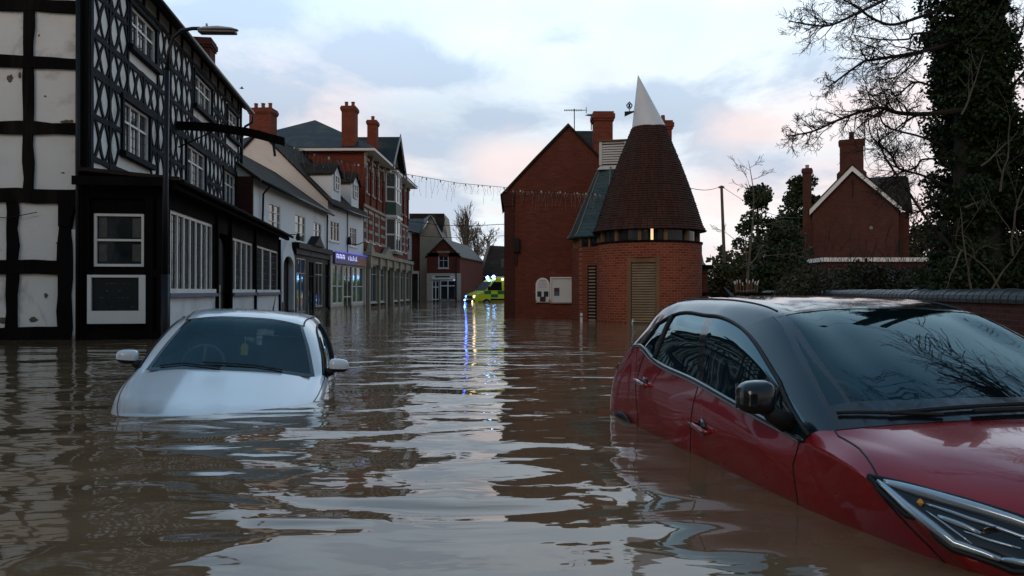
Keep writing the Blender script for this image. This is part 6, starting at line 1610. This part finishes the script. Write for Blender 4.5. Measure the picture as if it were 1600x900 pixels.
    for a, b, c, d in ((1515, 455, 1508, 320), (1505, 325, 1530, 305), (1560, 455, 1500, 370), (1580, 400, 1560, 240), (1560, 300, 1585, 180), (1530, 260, 1600, 200), (1500, 180, 1530, 90), (1545, 455, 1590, 380), (1500, 390, 1470, 440)):
        p0 = Vector((P(a, Zt - .8) - bx, -.85, H(b, Zt - .8))); p1 = Vector((P(c, Zt - .8) - bx, -.85, H(d, Zt - .8)))
        limb(m, rng, p0, p1 - p0, (p1 - p0).length, .018, 2, .6, 0, 7, 3, .12, 5, .3, .0035)
    m.split('stem', palebark, r)

    # --- bare tree nearer, right of the frame; seen mirrored in the red car's windscreen
    rng = np.random.default_rng(77)
    r = thing('bare_tree', 'bare spreading tree overhanging the wall, mirrored in the red car windscreen', 'tree', T(8.6, 5.2, 0))
    m = MB(); m.tube([(0, 0, -1), (-.1, .1, 2), (-.2, 0, 4)], [.3, .25, .2], 10); m.build('trunk', bark, r, smooth=True)
    m = MB()
    for k in range(8):
        a = math.radians(110 + 145 * k / 7); limb(m, rng, Vector((-.2, 0, 3 + k * .14)), Vector((math.cos(a), math.sin(a) * .9, 1.15)), 4.4, .10, 3, .65, .02, 7, 6, .15, 5, .3, .007)
    m.build('bare_branches', twigm, r)

    # --- evergreens
    def evergreen(name, label, px0, px1, top, Z, seed, mat, n=70, lf=.10, cone=.5, group=None, cat='tree', bot=455, per=4.2):
        rng = np.random.default_rng(seed); cx = (px0 + px1) / 2; R = (px1 - px0) / 2 / F0 * Z; zt = H(top, Z); zb = H(bot, Z)
        r = thing(name, label, cat, T(P(cx, Z), Z, 0), group)
        m = MB(); m.tube([(0, 0, -1), (0, 0, zb + (zt - zb) * .8)], [.14 * R + .04, .04], 8); m.build('trunk', bark, r)
        cs, rr = [], []
        for i in range(n):
            t = rng.uniform(0, 1); w_ = R * (1 - t ** 2.6 * .62) * (1 if cone < .6 else (1 - t * .6)); a = rng.uniform(0, 2 * PI); k = rng.uniform(.25, .92)
            c = rng.uniform(.2, .36) * R; cs.append((w_ * k * math.cos(a), w_ * k * math.sin(a) * .8, zb + (zt - zb) * t - c * .6)); rr.append(c)
        foliage('crown', clumps(rng, cs, rr, lf, .45, per), lf, mat, r, seed + 1)
        return r
    evergreen('evergreen_tree', 'dark evergreen tree with rounded top behind the bare sapling', 1146, 1222, 288, 34, 31, conif, 90, .075)
    evergreen('evergreen_tree', 'tall dark evergreen tree beside the slender house chimney', 1205, 1306, 276, 50, 32, conif, 100, .115)
    evergreen('evergreen_tree', 'small grey-green conifer left of the utility pole', 1113, 1150, 378, 40, 33, olive, 40, .09)
    evergreen('shrub', 'bushy dark shrub mass at the foot of the evergreens', 1100, 1190, 412, 31, 34, olive, 60, .07, cat='shrub')
    evergreen('shrub', 'dense dark shrub between evergreens and brick house', 1175, 1275, 345, 30, 35, conif, 90, .07, cat='shrub')
    evergreen('shrub', 'dark bush right of the brick house under bare branches', 1395, 1485, 345, 52, 36, olive, 60, .11, cat='shrub')
    # hedge along the wall's far side
    rng = np.random.default_rng(50); r = thing('hedge', 'long dark untrimmed hedge just behind the coping wall', 'hedge', T(P(1400, 24), 24, 0))
    cs, rr = [], []
    for i in range(420):
        px = rng.uniform(1225, 1640); z_ = rng.uniform(19, 27); top = np.interp(px, [1225, 1260, 1320, 1360, 1400, 1470, 1640], [430, 405, 412, 402, 410, 415, 400]) + rng.uniform(-3, 5)
        R = rng.uniform(.18, .4); py = rng.uniform(top + R * 50, 470); cs.append((P(px, z_) - P(1400, 24), z_ - 24, H(py, z_))); rr.append(R)
    foliage('foliage', clumps(rng, cs, rr, .05, .4, 3.0), .048, hedgem, r, 51)
    m = MB()
    for i in range(70):
        px = rng.uniform(1230, 1520); z_ = rng.uniform(19, 25); limb(m, rng, Vector((P(px, z_) - P(1400, 24), z_ - 24, H(450, z_))), Vector((rng.normal() * .25, 0, 1)), rng.uniform(.6, 1.5), .012, 1, .5, .02, 5, 4, .1, 4, .3, .005)
    m.build('stems', twigm, r)['kind'] = 'stuff'
    # sapling with its stake cage
    Zs = 24.5; rng = np.random.default_rng(60); r = thing('bare_sapling', 'slender bare young tree with thin twigs, in front of the evergreens', 'tree', T(P(1167, Zs), Zs, 0))
    m = MB(); pts = [Vector((P(a, Zs) - P(1167, Zs), 0, H(b, Zs))) for a, b in ((1167, 470), (1168, 430), (1172, 390), (1177, 340), (1178, 300), (1172, 262), (1169, 250))]
    m.tube([pts[0] - Vector((0, 0, 1))] + pts, [.06, .05, .045, .035, .028, .018, .01, .004], 7); m.build('trunk', palebark, r, smooth=True)
    m = MB()
    for (a, b), (c, d), rr0 in (((1169, 425), (1150, 375), .028), ((1171, 415), (1195, 385), .025), ((1178, 360), (1222, 335), .018), ((1190, 400), (1240, 402), .014), ((1178, 300), (1150, 290), .01), ((1176, 280), (1205, 272), .01), ((1173, 266), (1150, 258), .008), ((1174, 300), (1160, 268), .01), ((1177, 320), (1192, 292), .01), ((1150, 375), (1122, 362), .01), ((1171, 262), (1190, 252), .008), ((1170, 395), (1135, 405), .012)):
        p0, p1 = [Vector((P(x, Zs) - P(1167, Zs), rng.uniform(-.3, .3), H(y, Zs))) for x, y in ((a, b), (c, d))]; p0.y = 0
        limb(m, rng, p0, p1 - p0, (p1 - p0).length * 1.05, rr0, 2, .55, .02, 6, 4, .10, 5, .35, .005)
    m.build('bare_branches', palebark, r)
    r = thing('tree_guard', 'rough cage of pale-topped wooden stakes round the foot of the bare sapling', 'tree guard', T(P(1166, 24.2), 24.2, 0))
    rng = np.random.default_rng(61)
    for i in range(11):
        a = 2 * PI * i / 11; x, y = .36 * math.cos(a), .2 * math.sin(a); zt = H(443 + rng.uniform(-2, 3), 24)
        m = MB(); m.tube([(x * .8, y * .8, -.9), (x * .85, y * .85, .5), (x + rng.uniform(-.03, .03), y, zt)], .018, 5); s = m.build('stake', wood, r)
        m = MB(); m.tube([(x, y, zt), (x * 1.08, y, zt + .10)], .019, 5); m.build('stake_tip', board_w, s)
    m = MB()
    for z_ in (.55, .75, .92): m.tube([(.34 * math.cos(2 * PI * i / 16), .19 * math.sin(2 * PI * i / 16), z_ + .02 * math.sin(i)) for i in range(17)], .008, 4, cap=False)
    m.build('wire', galv, r)
    # far trees
    def bare(label, px, top, Z, wd, seed, upright, group=None, cat='tree', k=26, fc=.62):
        rng = np.random.default_rng(seed); r = thing('far_bare_tree', label, cat, T(P(px, Z), Z, 0), group); zt = H(top, Z); m = MB()
        m.tube([(0, 0, -1), (0, 0, zt * .45), (.05, 0, zt * .75)], [.02 * zt, .015 * zt, .006 * zt], 7); m.build('trunk', palebark, r, smooth=True)
        m = MB()
        for i in range(k):
            z0 = zt * rng.uniform(.3, .75); a = rng.uniform(0, 2 * PI); up = upright * rng.uniform(.8, 1.2)
            rem = (zt - z0) * rng.uniform(.5, 1.0) * fc
            ln = rem / math.sin(math.atan2(up, 1)) if upright > 2 else min(rem * 1.3, wd / F0 * Z)
            limb(m, rng, Vector((0, 0, z0)), Vector((math.cos(a), math.sin(a), up)), ln, .006 * zt, 3, .45 if upright < 2 else .25, .03, 5, 4, .10, 4, .3, .016)
        m.build('bare_branches', plain('far_twig', (.17, .14, .10), .9, .2, 2, bmp=0) if 'far_twig' not in MATS else MATS['far_twig'], r)
    bare('tall narrow poplar far off, left of the rounded bare tree', 727, 316, 115, 14, 71, 7, k=44)
    bare('slighter bare tree tucked between poplar and rounded tree', 742, 345, 118, 8, 73, 5, k=16)
    bare('rounded bare tree far off above the dark tiled roof', 762, 342, 110, 17, 72, 1.0, k=30, fc=.75)
    # low far ridge of town and trees closing the view
    rng = np.random.default_rng(90); cs, rr = [], []
    for i in range(160):
        px = rng.uniform(1040, 1620); cs.append((P(px, 120), rng.uniform(-6, 6), H(rng.uniform(405, 455), 120))); rr.append(rng.uniform(1.4, 2.6))
    V, Fc = leaf_cards(clumps(rng, cs, rr, .5, .5, 3), .45, rng); o = npmesh('distant_trees', V + np.array([0, 120, 0]), Fc, olive); tag(o, kind='stuff'); o['label'] = 'far low belt of dark trees along the horizon at right'; o['category'] = 'trees'
build_trees()

# ------------------------------------------------------------------ side house mirrored in the cars; unseen terrace added to block low sky
def build_square():
    r = thing('timbered_side_house', 'white panelled timber house mirrored in the side windows of the red car', 'building', T(-9.9, -20, 0, PI / 2))
    m = MB(); L = 21.5
    m.box(0, L, 0, 7, -1, 7.2); m.build('wall', plaster, r)
    m = MB()
    for z in (.5, 2.3, 2.75, 4.3, 5.8, 7.1): m.box(0, L, -.05, -.002, z - .11, z + .11)
    for k in range(20): m.box(k * 1.1, k * 1.1 + .2, -.07, -.0505, -1, 7.2)
    m.build('timber_frame', blackwood, r)
    for k in range(7):
        for z in (.9, 3.1): window(r, T(0, -.06), 1.35 + k * 2.75, 2.15 + k * 2.75, z, z + 1.1, 2, 2, rec=.03, sill=False)
    m = MB(); m.prism([(-.3, -.5, 6.9), (L + .3, -.5, 6.9), (L + .3, 3.5, 10), (-.3, 3.5, 10)], (0, 0, .12)); m.prism([(-.3, 7.5, 6.9), (L + .3, 7.5, 6.9), (L + .3, 3.5, 10), (-.3, 3.5, 10)], (0, 0, .12)); m.split('roof', tile_x, r)
    r = thing('sky_blocker_terrace', 'unseen dark brick terrace added behind the camera to block low sky light', 'building', T(14, -26, 0, PI))  # added out of view to cut the low sky light from behind
    L = 22; wins = [(1 + k * 3.1, 2 + k * 3.1, z, z + 1.4) for k in range(7) for z in (.6, 3.6)]
    gable_house(r, Matrix(), L, 8, -1, 6.6, 9.8, br_dark, tile_x, ops=wins)
    for w_ in wins: window(r, T(), *w_, 2, 2)
build_square()
